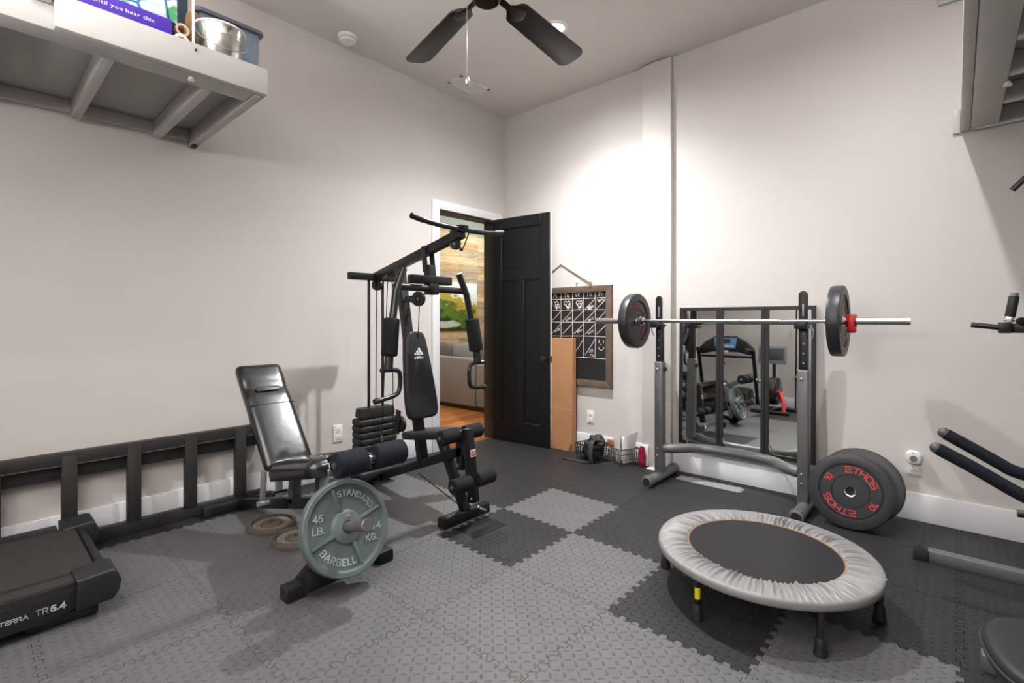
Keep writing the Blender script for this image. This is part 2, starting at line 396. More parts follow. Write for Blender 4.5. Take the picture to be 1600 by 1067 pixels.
def solo(name, mb, m, label, cat, loc, group=None, kind=None, sharp=38, smooth=True):
    org = V(*loc); o = mesh_obj(name, mb, m, org, sharp, smooth); o.location = org*S; ORG[o.name] = org
    return finish(o, kind, label, cat, group)
def struct(name, mb, m, label=None, cat=None, loc=(0, 0, 0)):
    return solo(name, mb, m, label, cat, loc, kind='structure', sharp=30)
def clone(o, name, dloc, label, group=None):
    """copy a thing with its parts and sub-parts, moved by dloc (model units)"""
    c = o.copy(); COL.objects.link(c); c.location = o.location + V(*dloc)*S; c['label'] = label
    if group: c['group'] = group
    def kids(src, dst):
        for ch in [q for q in COL.objects if q.parent == src]:
            d = ch.copy(); COL.objects.link(d); d.parent = dst; kids(ch, d)
    kids(o, c); return c

# ------------------------------------------------------------------ lettering
_cache = {}
def glyph(ch, bold=0.0, ext=0.02):
    key = (ch, bold, ext)
    if key in _cache: return _cache[key]
    cu = bpy.data.curves.new('glyph', 'FONT'); cu.body = ch; cu.size = 1.0; cu.extrude = ext; cu.offset = bold; cu.resolution_u = 4
    o = bpy.data.objects.new('glyph', cu); COL.objects.link(o)
    dg = bpy.context.evaluated_depsgraph_get(); dg.update(); me = o.evaluated_get(dg).to_mesh()
    vs = [q.co.copy() for q in me.vertices]; fs = [tuple(p.vertices) for p in me.polygons]
    o.evaluated_get(dg).to_mesh_clear(); bpy.data.objects.remove(o); bpy.data.curves.remove(cu)
    x0 = min((q.x for q in vs), default=0); x1 = max((q.x for q in vs), default=0.3)
    _cache[key] = (vs, fs, x0, x1); return _cache[key]
CAP = 0.70
def text_line(s, h, ext=0.001, bold=0.0, gap=0.12, wide=1.0, shear=0.0, rot=0.0, centre=True):
    mb = MB(); k = h/CAP; x = 0.0; items = []
    for ch in s:
        if ch == ' ': x += 0.3*k*wide; continue
        vs, fs, a, b_ = glyph(ch, bold)
        items.append((vs, fs, x-a*k*wide)); x += (b_-a)*k*wide+gap*k
    w_ = x-gap*k; off = -w_/2 if centre else 0
    for vs, fs, dx in items:
        mb.add([V(q.x*k*wide+dx+off+shear*(q.y*k), q.y*k-(h/2 if centre else 0), (q.z/0.02)*ext) for q in vs], fs)
    if rot:
        c_, s_ = math.cos(rot), math.sin(rot); mb.v = [V(p.x*c_-p.y*s_, p.x*s_+p.y*c_, p.z) for p in mb.v]
    return mb
def text_arc(s, h, rad, ang, ext=0.001, bold=0.0, gap=0.16, wide=1.0, inward=False):
    """centred on clock angle ang (deg, clockwise from top); rad = mid-height radius"""
    mb = MB(); k = h/CAP; ws = []
    for ch in s:
        if ch == ' ': ws.append(0.3*k); continue
        _, _, a, b_ = glyph(ch, bold); ws.append((b_-a)*k*wide)
    tot = sum(ws)+gap*k*(len(s)-1); pos = -tot/2
    for ch, w_ in zip(s, ws):
        mid = pos+w_/2; pos += w_+gap*k
        if ch == ' ': continue
        vs, fs, a, b_ = glyph(ch, bold)
        th = R(ang)+(-mid/rad if inward else mid/rad)
        er = V(math.sin(th), math.cos(th), 0); et = V(math.cos(th), -math.sin(th), 0)
        up, rt = (-er, -et) if inward else (er, et)
        mb.add([er*rad+rt*(q.x*k*wide-(a+b_)/2*k*wide)+up*(q.y*k-h/2)+V(0, 0, (q.z/0.02)*ext) for q in vs], fs)
    return mb
def _oval(w_, n=20): return [(w_/2+w_/2*math.cos(2*PI*i/n), .5+.5*math.sin(2*PI*i/n)) for i in range(n)]+[(w_, .5)]
STROKES = {
 'A': (.8, [[(0, 0), (.4, 1), (.8, 0)], [(.14, .32), (.66, .32)]]),
 'B': (.66, [[(.45, .53), (.62, .66), (.62, .88), (.45, 1), (0, 1), (0, 0), (.48, 0), (.66, .14), (.66, .40), (.45, .53), (0, .53)]]),
 'D': (.70, [[(0, .02), (0, 1), (.36, 1), (.60, .86), (.70, .5), (.60, .14), (.36, 0), (0, 0)]]),
 'E': (.60, [[(.6, 1), (0, 1), (0, 0), (.6, 0)], [(0, .52), (.5, .52)]]),
 'G': (.70, [[(.66, .80), (.52, .96), (.34, 1), (.12, .88), (0, .5), (.12, .12), (.34, 0), (.54, .04), (.70, .18), (.70, .47), (.40, .47)]]),
 'H': (.66, [[(0, 0), (0, 1)], [(.66, 0), (.66, 1)], [(0, .5), (.66, .5)]]),
 'K': (.66, [[(0, 0), (0, 1)], [(.62, 1), (.02, .42)], [(.2, .58), (.66, 0)]]),
 'L': (.55, [[(0, 1), (0, 0), (.55, 0)]]),
 'N': (.68, [[(0, 0), (0, 1), (.68, 0), (.68, 1)]]),
 'O': (.74, [_oval(.74)]),
 'R': (.68, [[(0, 0), (0, 1), (.45, 1), (.64, .88), (.64, .60), (.45, .48), (0, .48)], [(.36, .48), (.68, 0)]]),
 'S': (.64, [[(.62, .82), (.50, .97), (.32, 1), (.14, .97), (.03, .84), (.04, .66), (.18, .55), (.46, .46), (.62, .34), (.63, .16), (.50, .03), (.32, 0), (.14, .03), (0, .17)]]),
 'T': (.70, [[(0, 1), (.7, 1)], [(.35, 1), (.35, 0)]]),
 'X': (.70, [[(0, 0), (.7, 1)], [(0, 1), (.7, 0)]]),
 '0': (.62, [_oval(.62)]),
 '1': (.26, [[(0, .78), (.26, 1), (.26, 0)]]),
 '2': (.62, [[(.02, .78), (.14, .96), (.32, 1), (.50, .94), (.60, .78), (.54, .58), (0, 0), (.62, 0)]]),
 '4': (.68, [[(.50, 0), (.50, 1), (0, .30), (.68, .30)]]),
 '5': (.62, [[(.58, 1), (.08, 1), (.03, .54), (.28, .62), (.50, .55), (.62, .34), (.55, .10), (.34, 0), (.12, .02), (0, .14)]]),
 '6': (.62, [[(.54, .94), (.34, 1), (.10, .78), (0, .36), (.10, .08), (.31, 0), (.54, .09), (.62, .31), (.52, .52), (.30, .57), (.05, .42)]]),
 '.': (.05, [[(0, .08), (.05, .08)]]),
 'e': (.95, [[(.0, 1), (.95, 1)], [(.06, .5), (.88, .5)], [(.06, .5), (.06, 0), (.95, 0)]]),
 't': (.95, [[(0, 1), (.95, 1)], [(.475, 1), (.475, 0)]]),
 'h': (.90, [[(0, 0), (0, 1)], [(.90, 0), (.90, 1)], [(0, .5), (.90, .5)]]),
 'o': (.95, [[(.95, .5), (.95, .85), (.80, 1), (.15, 1), (0, .85), (0, .15), (.15, 0), (.80, 0), (.95, .15), (.95, .5)]]),
 's': (.92, [[(.92, 1), (.12, 1), (0, .88), (0, .62), (.12, .5), (.80, .5), (.92, .38), (.92, .12), (.80, 0), (0, 0)]]),
}
def ribbon(mb, pts, t, ext, f):
    """flat stroke of thickness t along 2D pts, extruded by ext; f maps 2D to 2D"""
    n = len(pts); closed = math.hypot(pts[0][0]-pts[-1][0], pts[0][1]-pts[-1][1]) < 1e-6
    P = [Vector((p[0], p[1])) for p in pts]; L_, R_ = [], []
    for i in range(n):
        a = P[i]-P[i-1] if i > 0 else (P[0]-P[-2] if closed else P[1]-P[0]); b_ = P[i+1]-P[i] if i < n-1 else (P[1]-P[0] if closed else P[-1]-P[-2])
        a.normalize(); b_.normalize(); m_ = a+b_
        if m_.length < 1e-3: m_ = a.copy()
        m_.normalize(); nn = Vector((-m_.y, m_.x)); c_ = max(.45, abs(nn.dot(Vector((-a.y, a.x))))); k = t/2/c_
        e = Vector((0, 0))
        if not closed and i == 0: e = -b_*t*.5
        if not closed and i == n-1: e = a*t*.5
        L_.append(P[i]+nn*k+e); R_.append(P[i]-nn*k+e)
    vs = []
    for z in (0, ext):
        for l, r in zip(L_, R_): q = f(l); vs.append(V(q[0], q[1], z)); q = f(r); vs.append(V(q[0], q[1], z))
    o_ = 2*n; fs = []
    for i in range(n-1):
        a = 2*i; fs += [(o_+a, o_+a+1, o_+a+3, o_+a+2), (a, a+2, a+3, a+1), (a, o_+a, o_+a+2, a+2), (a+1, a+3, o_+a+3, o_+a+1)]
    if not closed: fs += [(0, 1, o_+1, o_), (2*n-2, o_+2*n-2, o_+2*n-1, 2*n-1)]
    mb.add(vs, fs)
def caps_line(s, h, t=0.17, ext=0.001, gap=0.26, wide=1.0, shear=0.0, rot=0.0, centre=True):
    mb = MB(); ws = [0.35 if c == ' ' else STROKES[c][0]*wide for c in s]; tot = (sum(ws)+gap*(len(s)-1))*h; x = -tot/2 if centre else 0
    for c, w_ in zip(s, ws):
        if c != ' ':
            for pl in STROKES[c][1]: ribbon(mb, [(p[0]*wide, p[1]) for p in pl], t, ext, lambda q, x=x: (x+q.x*h+shear*q.y*h, q.y*h-(h/2 if centre else 0)))
        x += (w_+gap)*h
    if rot:
        c_, s_ = math.cos(rot), math.sin(rot); mb.v = [V(p.x*c_-p.y*s_, p.x*s_+p.y*c_, p.z) for p in mb.v]
    return mb
def caps_arc(s, h, rad, ang, t=0.17, ext=0.001, gap=0.30, wide=1.0, inward=False):
    mb = MB(); ws = [STROKES[c][0]*wide for c in s]; tot = (sum(ws)+gap*(len(s)-1))*h; pos = -tot/2
    for c, w_ in zip(s, ws):
        mid = pos+w_*h/2; pos += (w_+gap)*h; th = R(ang)+(-mid/rad if inward else mid/rad)
        er = Vector((math.sin(th), math.cos(th))); et = Vector((math.cos(th), -math.sin(th))); up, rt = (-er, -et) if inward else (er, et)
        def f(q, w_=w_, er=er, up=up, rt=rt):
            v_ = er*rad+rt*(q.x-w_/2)*h+up*(q.y-.5)*h; return (v_.x, v_.y)
        for pl in STROKES[c][1]: ribbon(mb, [(p[0]*wide, p[1]) for p in pl], t, ext, f)
    return mb
def arcpts(c, u, v, r, a0, a1, n):
    c, u, v = V(*c), V(*u), V(*v)
    return [c+u*r*math.cos(a0+(a1-a0)*i/n)+v*r*math.sin(a0+(a1-a0)*i/n) for i in range(n+1)]
def smooth_path(pts, it=2):
    """Chaikin corner cutting keeping the ends"""
    p = [V(*q) for q in pts]
    for _ in range(it):
        q = [p[0]]
        for a, b_ in zip(p[:-1], p[1:]): q += [a*.75+b_*.25, a*.25+b_*.75]
        q.append(p[-1]); p = q
    return p
def rrect(w_, h, r, n=6):
    out = []
    for cx, cy, a in ((w_/2-r, h/2-r, 0), (-w_/2+r, h/2-r, 90), (-w_/2+r, -h/2+r, 180), (w_/2-r, -h/2+r, 270)):
        out += [(cx+r*math.cos(R(a+90*i/n)), cy+r*math.sin(R(a+90*i/n))) for i in range(n+1)]
    return out

# ================================================================== THE SETTING
XR, YF = 4.26, -4.80
T = 0.12
b = MB(); b.box(0, XR, YF, 0, -0.05, 0.0); struct('floor', b, M['sub'], 'dark rubber floor under the foam tiles', 'floor')
b = MB(); b.box(-T, XR+T, YF-T, T, CEIL, CEIL+0.06); struct('ceiling', b, M['ceil'], 'flat greige ceiling of the gym room', 'ceiling')
DY0, DY1, DZ = -0.828, -0.150, 2.045
b = MB(); b.box(-T, 0, YF-T, DY0, 0, CEIL); b.box(-T, 0, DY1, 3.2, 0, CEIL); b.box(-T, 0, DY0, DY1, DZ, CEIL)
struct('wall_left', b, M['wall'], 'greige wall on the left with the doorway', 'wall')
b = MB(); b.box(0, XR+T, 0, T, 0, CEIL); struct('wall_back', b, M['wall'], 'greige back wall behind the squat rack', 'wall')
b = MB(); b.box(XR, XR+T, YF, 0, 0, CEIL); struct('wall_right', b, M['wall'], 'greige wall on the right', 'wall')
b = MB(); b.box(0, XR+T, YF-T, YF, 0, CEIL); struct('wall_front', b, M['wall'], 'greige wall opposite the mirrors', 'wall')
# pilaster
b = MB(); b.box(1.462, 1.690, -0.046, 0.0, 0.0, CEIL-0.012, 0.002); struct('trim_2', b, M['wall'], 'shallow greige pilaster running floor to ceiling on the back wall', 'pilaster')
# skirting
def skirt(name, x0, x1, y0, y1, lab):
    b = MB(); b.box(x0, x1, y0, y1, 0, 0.160, 0.003); return struct(name, b, M['trim'], lab, 'baseboard')
skirt('baseboard_left', 0, 0.014, YF+.016, -0.905, 'tall white baseboard along the left wall')
skirt('baseboard_back', 0.016, 1.460, -0.014, 0, 'tall white baseboard left of the pilaster')
skirt('baseboard_right', 1.692, XR-.016, -0.014, 0, 'tall white baseboard behind the rack and mirrors')
skirt('baseboard_front', 0.016, XR-.016, YF, YF+0.014, 'tall white baseboard opposite the mirrors')
# door casing and jambs
b = MB()
b.box(0, 0.018, -0.903, DY0, 0, DZ+0.072, 0.002); b.box(0, 0.018, DY0, -0.064, DZ, DZ+0.072, 0.002); b.box(0, 0.018, DY1, -0.064, 0, DZ, 0.002)
struct('trim_1', b, M['trim'], 'white door casing around the doorway', 'door casing')
b = MB(); b.box(-T-.002, -0.001, DY1-0.018, DY1, 0, DZ); b.box(-T-.002, -0.001, DY0, DY1-.018, DZ-0.016, DZ); b.box(-T-.002, -.001, DY0, DY0+.014, 0, DZ-.016)
struct('trim_3', b, M['jamb'], 'dark brown jamb lining the doorway', 'door jamb')
# ---- door leaf, swung open towards the back wall
D0, D1 = V(0.050, -0.215, 0), V(0.662, -0.150, 0)
du = (D1-D0).normalized(); dn = V(du.y, -du.x, 0)      # dn faces the camera
L_ = (D1-D0).length; DB, DT = 0.014, 2.035
o = thing('door_1', 'black three panel door standing open against the back wall', 'door', tuple(D0), kind='structure')
b = MB(); b.frame_box(D0+du*L_/2-dn*0.017+V(0, 0, (DB+DT)/2), du, dn, (0, 0, 1), L_, 0.024, DT-DB, 0.001); leaf = part('leaf', b, M['doorw'], o, 'white edge and back of the door')
b = MB()
def drect(u0, u1, z0, z1, t0=-0.005, t1=0.011):
    b.frame_box(D0+du*(u0+u1)/2+dn*(t0+t1)/2+V(0, 0, (z0+z1)/2), du, dn, (0, 0, 1), u1-u0, t1-t0, z1-z0, 0.0012, 1)
st = 0.098
drect(0.0, L_, DB, DT, -0.005, -0.001)
drect(0, st, DB, DT); drect(L_-st, L_, DB, DT)
drect(st, L_-st, 1.94, DT); drect(st, L_-st, 1.47, 1.555); drect(st, L_-st, DB, 0.20); drect(L_/2-0.042, L_/2+0.042, 0.20, 1.47)
part('panelled_face', b, M['door'], o)
b = MB(); kc = D0+du*(L_-0.045)+V(0, 0, 0.775)
b.lathe([(0, 0.006), (0.026, 0.006), (0.026, 0.012), (0.011, 0.014), (0.010, 0.03), (0.020, 0.036), (0.026, 0.048), (0.022, 0.060), (0.0, 0.064)], kc, dn, 24)
part('door_knob', b, M['blackm2'], o)
b = MB(); b.frame_box(D0+du*(L_+0.0008)-dn*0.017+V(0, 0, 0.775), du, dn, (0, 0, 1), 0.002, 0.020, 0.055); part('latch_plate', b, M['blackm2'], o)
b = MB()
for z in (0.25, 1.05, 1.85): b.cyl((0.036, -0.222, z-0.04), (0.036, -0.222, z+0.04), 0.006)
part('hinge', b, M['bronze'], o)

# ---- the living room through the doorway
b = MB(); b.box(-2.66, -T, -2.2, 3.2, -0.05, 0.0); struct('floor', b, M['oak'], 'orange wood plank floor seen through the doorway', 'floor')
b = MB(); b.box(-2.78, -2.66, -2.2, 3.2, 0, 2.50); struct('wall_far', b, M['plank'], 'reclaimed wood plank wall beyond the doorway', 'wall')
b = MB(); b.box(-2.78, -2.66, -2.2, 3.2, 2.50, 2.92); b.box(-2.78, -T, 3.2, 3.3, 0, 2.92); b.box(-2.78, -T, -2.3, -2.2, 0, 2.92)
struct('wall_living', b, M['livwall'], 'sage green wall band above the planks', 'wall')
b = MB(); b.box(-2.78, -T, -2.3, 3.3, 2.92, 2.98); struct('ceiling', b, M['livwall'], 'ceiling of the living room', 'ceiling')
o = thing('living_room_lamp', 'flush ceiling lamp of the room beyond the doorway', 'lamp', (-1.0, 0.0, 2.92))
b = MB(); b.lathe([(0, 0), (0.15, 0), (0.15, -0.03), (0, -0.03)], (-1.0, 0.0, 2.92), (0, 0, 1), 32); part('base', b, M['white'], o)
b = MB(); b.lathe([(0.14, -0.03), (0.13, -0.07), (0.07, -0.1), (0, -0.105)], (-1.0, 0.0, 2.92), (0, 0, 1), 32); part('lamp_shade', b, emis('warm lamp glass', (255, 226, 180), 3), o)
# painting
b = MB(); b.box(-2.658, -2.630, 1.05, 2.155, 0.955, 1.712, 0.003)
solo('landscape_painting', b, M['picture'], 'unframed woodland and pond landscape painting on the plank wall', 'painting', (-2.64, 1.6, 0.955))
# sofa (its back faces us)
o = thing('sofa', 'light grey upholstered sofa seen from behind through the doorway', 'sofa', (-1.5, 0.9, 0))
b = MB(); b.box(-2.5, -1.115, 0.655, 0.80, 0.05, 0.640, 0.02, 3); part('back', b, M['sofa'], o)
b = MB(); b.box(-1.11, -0.86, 0.662, 1.5, 0.05, 0.585, 0.03, 3); part('arm', b, M['sofa'], o)
b = MB(); b.box(-2.5, -1.12, 0.80, 1.5, 0.05, 0.40, 0.03, 3); part('seat', b, M['sofa'], o)
b = MB(); b.box(-2.46, -0.88, 0.675, 1.46, 0.0, 0.05); part('plinth', b, M['plinth'], o)
def cushion(x0, x1, y, z0, h, lab, m):
    b = MB(); bm = bmesh.new(); bmesh.ops.create_cube(bm, size=1); bmesh.ops.subdivide_edges(bm, edges=bm.edges[:], cuts=6, use_grid_fill=True)
    for q in bm.verts:
        p = q.co.copy(); e = max(0.1, 1-(abs(2*p.x)**3.0))*max(0.1, 1-(abs(2*p.z)**3.0))
        q.co = V((x0+x1)/2+p.x*(x1-x0), y+p.y*0.20*(0.3+0.7*e**0.5), z0+(p.z+.5)*h*(1-0.10*(2*p.x)**2*(p.z+.5)))
    b.addbm(bm); solo('sofa_cushion', b, m, lab, 'cushion', ((x0+x1)/2, y, z0), 'cushions along the sofa back', sharp=80)
cushion(-2.32, -1.80, 0.92, 0.41, 0.40, 'darker taupe sofa cushion at the left of the doorway view', M['sofad'])
cushion(-1.79, -1.26, 0.92, 0.41, 0.405, 'pale grey sofa cushion in the middle of the doorway view', M['sofa'])
cushion(-1.25, -1.12, 0.92, 0.41, 0.39, 'narrow grey sofa cushion beside the sofa arm', M['sofad'])

# ---- wall fittings
def outlet(lab, c, n, right, switch=False, hh=0.120, ww=0.070):
    n, right = V(*n), V(*right); up = V(0, 0, 1); c = V(*c)
    o = thing('light_switch' if switch else 'wall_outlet', lab, 'light switch' if switch else 'outlet', tuple(c), None if switch else 'white wall outlets')
    b = MB(); b.prism(rrect(ww, hh, 0.006), c, right, up, n, 0.006, 0.0015); part('cover_plate', b, M['ivory'], o)
    if switch:
        b = MB(); b.frame_box(c+n*0.009, right, up, n, ww*.42, hh*.5, 0.006, 0.001); part('rocker', b, M['white'], o)
    else:
        for s_ in (1, -1):
            b = MB(); b.prism(rrect(0.034, 0.036, 0.011), c+up*(0.025*s_)+n*0.006, right, up, n, 0.0022, 0.0005); f = part('receptacle', b, M['white'], o)
            b = MB()
            for dx, hh_ in ((-0.0065, 0.010), (0.0065, 0.008)): b.frame_box(c+up*(0.025*s_+0.004)+right*dx+n*0.0085, right, up, n, 0.0022, hh_, 0.0006)
            b.cyl(c+up*(0.025*s_-0.009)+n*0.008, c+up*(0.025*s_-0.009)+n*0.0088, 0.0032); part('slot', b, M['dark'], f)
    return o
outlet('white wall outlet low on the left wall beside the black weight stack', (0, -1.739, 0.311), (1, 0, 0), (0, 1, 0))
outlet('white wall outlet under the chalkboard on the back wall', (0.972, 0, 0.304), (0, -1, 0), (1, 0, 0), hh=.105, ww=.066)
outlet('white wall outlet by the bumper plates with a round plug-in device', (3.07, 0, 0.318), (0, -1, 0), (1, 0, 0))
outlet('white light switch on the left wall behind the home gym backrest', (0, -1.075, 0.965), (1, 0, 0), (0, 1, 0), True, 0.12, 0.12)
o = thing('plug_in_alarm', 'rounded white plug-in device in the upper socket of the right outlet', 'plug-in device', (3.068, -0.012, 0.352))
b = MB(); b.prism(rrect(0.066, 0.074, 0.026), (3.068, -0.010, 0.358), (1, 0, 0), (0, 0, 1), (0, -1, 0), 0.030, 0.010, 3); bd = part('body', b, M['white'], o)
b = MB(); b.cyl((3.068, -0.0400, 0.352), (3.068, -0.0415, 0.352), 0.017); part('button', b, M['grey'], bd)
b = MB(); b.cyl((3.068, -0.0400, 0.381), (3.068, -0.0412, 0.381), 0.003); part('sensor', b, M['dark'], bd)
# smoke detector
o = thing('smoke_detector', 'round white smoke detector on the ceiling near the left wall', 'smoke detector', (0.145, -1.745, CEIL))
b = MB(); b.lathe([(0, 0), (0.064, 0), (0.064, -0.010), (0.058, -0.016), (0.056, -0.030), (0.048, -0.040), (0.030, -0.043), (0, -0.043)], (0.145, -1.745, CEIL), (0, 0, 1), 36); bd = part('housing', b, M['white'], o)
b = MB()
for k in range(20):
    a = 2*PI*k/20; b.frame_box((0.145+0.0565*math.cos(a), -1.745+0.0565*math.sin(a), CEIL-0.023), (math.cos(a), math.sin(a), 0), (-math.sin(a), math.cos(a), 0), (0, 0, 1), 0.002, 0.008, 0.009)
part('sensor_slots', b, M['grey'], bd)
b = MB(); b.cyl((0.165, -1.755, CEIL-0.042), (0.165, -1.755, CEIL-0.046), 0.009); part('test_button', b, M['ivory'], bd)
# ceiling register
o = thing('ceiling_vent', 'white rectangular louvred air vent on the ceiling', 'vent', (0.246, -0.705, CEIL))
b = MB()
vx0, vx1, vy0, vy1 = 0.163, 0.328, -0.868, -0.544
for x0, x1, y0, y1 in ((vx0, vx1, vy0, vy0+.022), (vx0, vx1, vy1-.022, vy1), (vx0, vx0+.022, vy0, vy1), (vx1-.022, vx1, vy0, vy1), (vx0, vx1, -0.711, -0.701)):
    b.box(x0, x1, y0, y1, CEIL-0.008, CEIL, 0.001)
part('frame', b, M['white'], o)
b = MB()
for k in range(10):
    x = vx0+.028+k*.0125; b.beam((x, vy0+.02, CEIL-0.005), (x, vy1-.02, CEIL-0.005), 0.0122, 0.0012, (0.12, 0, 0.99), 0)
part('louvres', b, M['ivory'], o)
# return grille high on the back wall, beside the right loft
o = thing('wall_vent', 'pale wall grille at the very top right of the back wall', 'vent', (3.35, 0, 2.79))
b = MB()
for x0, x1, z0, z1 in ((3.17, 3.60, 2.786, 2.812), (3.17, 3.60, 2.98, 3.0), (3.17, 3.192, 2.812, 2.98), (3.578, 3.60, 2.812, 2.98)): b.box(x0, x1, -0.03, 0, z0, z1, 0.002)
part('frame', b, M['loft'], o)
b = MB()
for k in range(10): b.beam((3.19, -0.012, 2.825+k*.016), (3.58, -0.012, 2.825+k*.016), 0.016, 0.0015, (0, -0.6, 0.8), 0)
part('louvres', b, M['ivory'], o)
# recessed lamps
for i, (x, y) in enumerate(CANS):
    o = thing('recessed_light', ['round recessed ceiling light half hidden by the right fan blade', 'round recessed ceiling light in front of the squat rack', 'round recessed ceiling light by the front wall near the treadmill', 'round recessed ceiling light by the front wall near the right loft'][i], 'ceiling light', (x, y, CEIL), 'recessed ceiling lights')
    b = MB(); b.lathe([(0.056, -0.002), (0.060, -0.008), (0.080, -0.006), (0.084, 0.0)], (x, y, CEIL), (0, 0, 1), 40); part('trim_ring', b, M['white'], o)
    b = MB(); b.lathe([(0, -0.004), (0.057, -0.004), (0.057, -0.001), (0, -0.001)], (x, y, CEIL), (0, 0, 1), 40); part('lens', b, M['lens'], o)
for i, (x, y) in enumerate(UP):  # stands and bulbs for the added ceiling fill, out of view
    o = thing('floor_lamp', ['dark uplighter floor lamp behind the camera by the treadmill', 'dark uplighter floor lamp behind the camera on the right'][i], 'lamp', (x, y, 0.012))
    b = MB(); b.lathe([(0, 0), (0.12, 0), (0.12, 0.012), (0.02, 0.025), (0, 0.025)], (x, y, 0.012), (0, 0, 1), 32); part('base', b, M['bronze'], o)
    b = MB(); b.cyl((x, y, 0.03), (x, y, 1.52), 0.011); part('pole', b, M['bronze'], o)
    b = MB(); b.lathe([(0.015, 1.50), (0.06, 1.53), (0.13, 1.60), (0.127, 1.60), (0.055, 1.535), (0, 1.52)], (x, y, 0), (0, 0, 1), 36); part('lamp_shade', b, M['bronze'], o)
    b = MB(); b.sphere((x, y, 1.565), 0.03); part('bulb', b, emis('uplighter bulb', (255, 248, 236), 6), o)
o = thing('wall_lamp', 'small wall lamp on the wall behind the camera', 'lamp', (2.15, YF, 1.97))
b = MB(); b.lathe([(0, 0), (0.06, 0), (0.06, 0.015), (0.02, 0.02), (0.02, 0.06), (0, 0.06)], (2.15, YF, 1.97), (0, 1, 0), 28); part('bracket', b, M['bronze'], o)
b = MB(); b.sphere((2.15, YF+.085, 1.97), 0.05); part('globe', b, emis('globe glass', (255, 244, 228), 4), o)

# ================================================================== STORAGE LOFTS
def loft(nm, lab, wallx, sgn, y0, y1, joist_ys, skip=None):
    X = lambda d: wallx+sgn*d
    o = thing(nm, lab, 'storage loft', (X(0.5), (y0+y1)/2, 2.09))
    def bx(mb, d0, d1, ya, yb, z0, z1, bev=0.002): mb.box(min(X(d0), X(d1)), max(X(d0), X(d1)), ya, yb, z0, z1, bev)
    f0 = skip if skip else y0
    b = MB(); bx(b, 0.965, 1.0, f0, y1, 2.093, 2.206, 0.003); fa = part('fascia_board', b, M['loft'], o)
    b = MB(); bx(b, 0.860, 0.963, y0, y1-0.045, 2.092, 2.176, 0.003); part('front_beam', b, M['loft'], o)
    for y in joist_ys:
        b = MB(); bx(b, 0.042, 0.858, y-0.018, y+0.018, 2.090, 2.174, 0.002); part('joist', b, M['loft'], o)
    b = MB(); bx(b, 0.002, 0.962, y1-0.042, y1-0.014, 2.086, 2.176, 0.002); part('end_joist', b, M['loft'], o)
    b = MB(); bx(b, 0.002, 0.964, y1-0.010, y1, 2.093, 2.206, 0.002); part('end_board', b, M['loft'], o)
    b = MB(); bx(b, 0.002, 0.040, y0, y1-0.045, 2.116, 2.176, 0.002); part('ledger_board', b, M['loft'], o)
    b = MB(); bx(b, 0.002, 0.962, y0, y1-0.012, 2.178, 2.192, 0.0); part('deck_panel', b, M['loftply'], o)
    return o, fa
loft_l, fa = loft('storage_loft', 'grey painted timber storage loft high on the left wall', 0.0, 1, YF+.01, -2.612, [-2.806, -3.138, -3.47, -3.80, -4.13, -4.46], -3.300)
post = thing('timber_post', 'grey doubled timber post rising from the left loft to the ceiling', 'post', (0.975, -3.33, 2.21))
b = MB(); b.box(0.965, 0.992, -3.332, -3.306, 2.1775, CEIL-0.002, 0.003); part('front_board', b, M['loft'], post)
b = MB(); b.box(0.958, 0.985, -3.360, -3.334, 2.1775, CEIL-0.002, 0.003); part('rear_board', b, M['loft'], post)
b = MB(); b.cyl((1.0, -2.888, 2.178), (1.006, -2.888, 2.178), 0.0045); part('screw', b, M['dark'], fa)
b = MB(); b.cyl((0.935, -2.886, 2.093), (0.935, -2.886, 2.075), 0.009); b.cyl((0.935, -2.886, 2.084), (0.935, -2.886, 2.080), 0.014); part('bolt', b, M['white'], loft_l)
b = MB(); b.box(0.05, 0.10, -2.655, -2.630, 2.072, 2.087, 0.002); part('shim', b, M['ladder'], loft_l)
loft_r, _ = loft('storage_loft', 'grey painted timber storage loft at the upper right corner', XR, -1, -3.9, -0.002, [-0.36, -0.70, -1.04, -1.38, -1.72, -2.06])
b = MB(); b.box(3.228, 3.258, -0.018, -0.0005, 2.088, 2.215, 0.002); part('end_cleat', b, M['loft'], loft_r)
b = MB(); b.cyl((3.40, -0.62, 2.091), (3.40, -0.62, 2.078), 0.010); b.cyl((3.40, -0.62, 2.082), (3.40, -0.62, 2.074), 0.014); part('bolt', b, M['white'], loft_r)

DK = 2.1925     # deck level
# items on the left loft
o = thing('printed_carton', 'violet cardboard carton with white lettering on the left loft', 'box', (0.86, -3.20, DK))
b = MB(); b.box(0.70, 0.945, -3.46, -2.954, DK, 2.290, 0.002); part('carton', b, M['purple'], o)
b = MB(); b.place(text_line('Just wait until you hear this', 0.0138, 0.0008, 0.010, 0.14, 1.12, centre=False), (0.9455, -3.297, 2.2530), (0, 1, 0), (0, 0, 1), (1, 0, 0)); part('lettering', b, M['paper'], o)
b = MB(); b.box(0.72, 0.925, -3.42, -2.932, 2.2915, 2.42, 0.002); solo('gift_box', b, M['floral'], 'pale box printed with blue and green leaves on top of the violet carton', 'box', (0.82, -3.17, 2.2915))
b = MB(); b.box(0.46, 0.66, -2.925, -2.825, DK, 2.56, 0.003); solo('storage_box', b, M['teal'], 'dark teal box standing behind the cardboard tubes', 'box', (0.56, -2.88, DK))
def tube_obj(c, n, r, l, m, lab):
    b = MB(); b.lathe([(r, 0), (r, l), (r*.66, l), (r*.66, 0.05*l), (0, 0.05*l), (0, 0)], c, n, 32); solo('cardboard_tube', b, m, lab, 'tube', c, 'rolls on the left loft')
tube_obj((0.70, -2.916, DK+0.0805), (1, 0, 0), 0.0245, 0.235, M['cardt'], 'tan cardboard tube, the upper of two on the left loft')
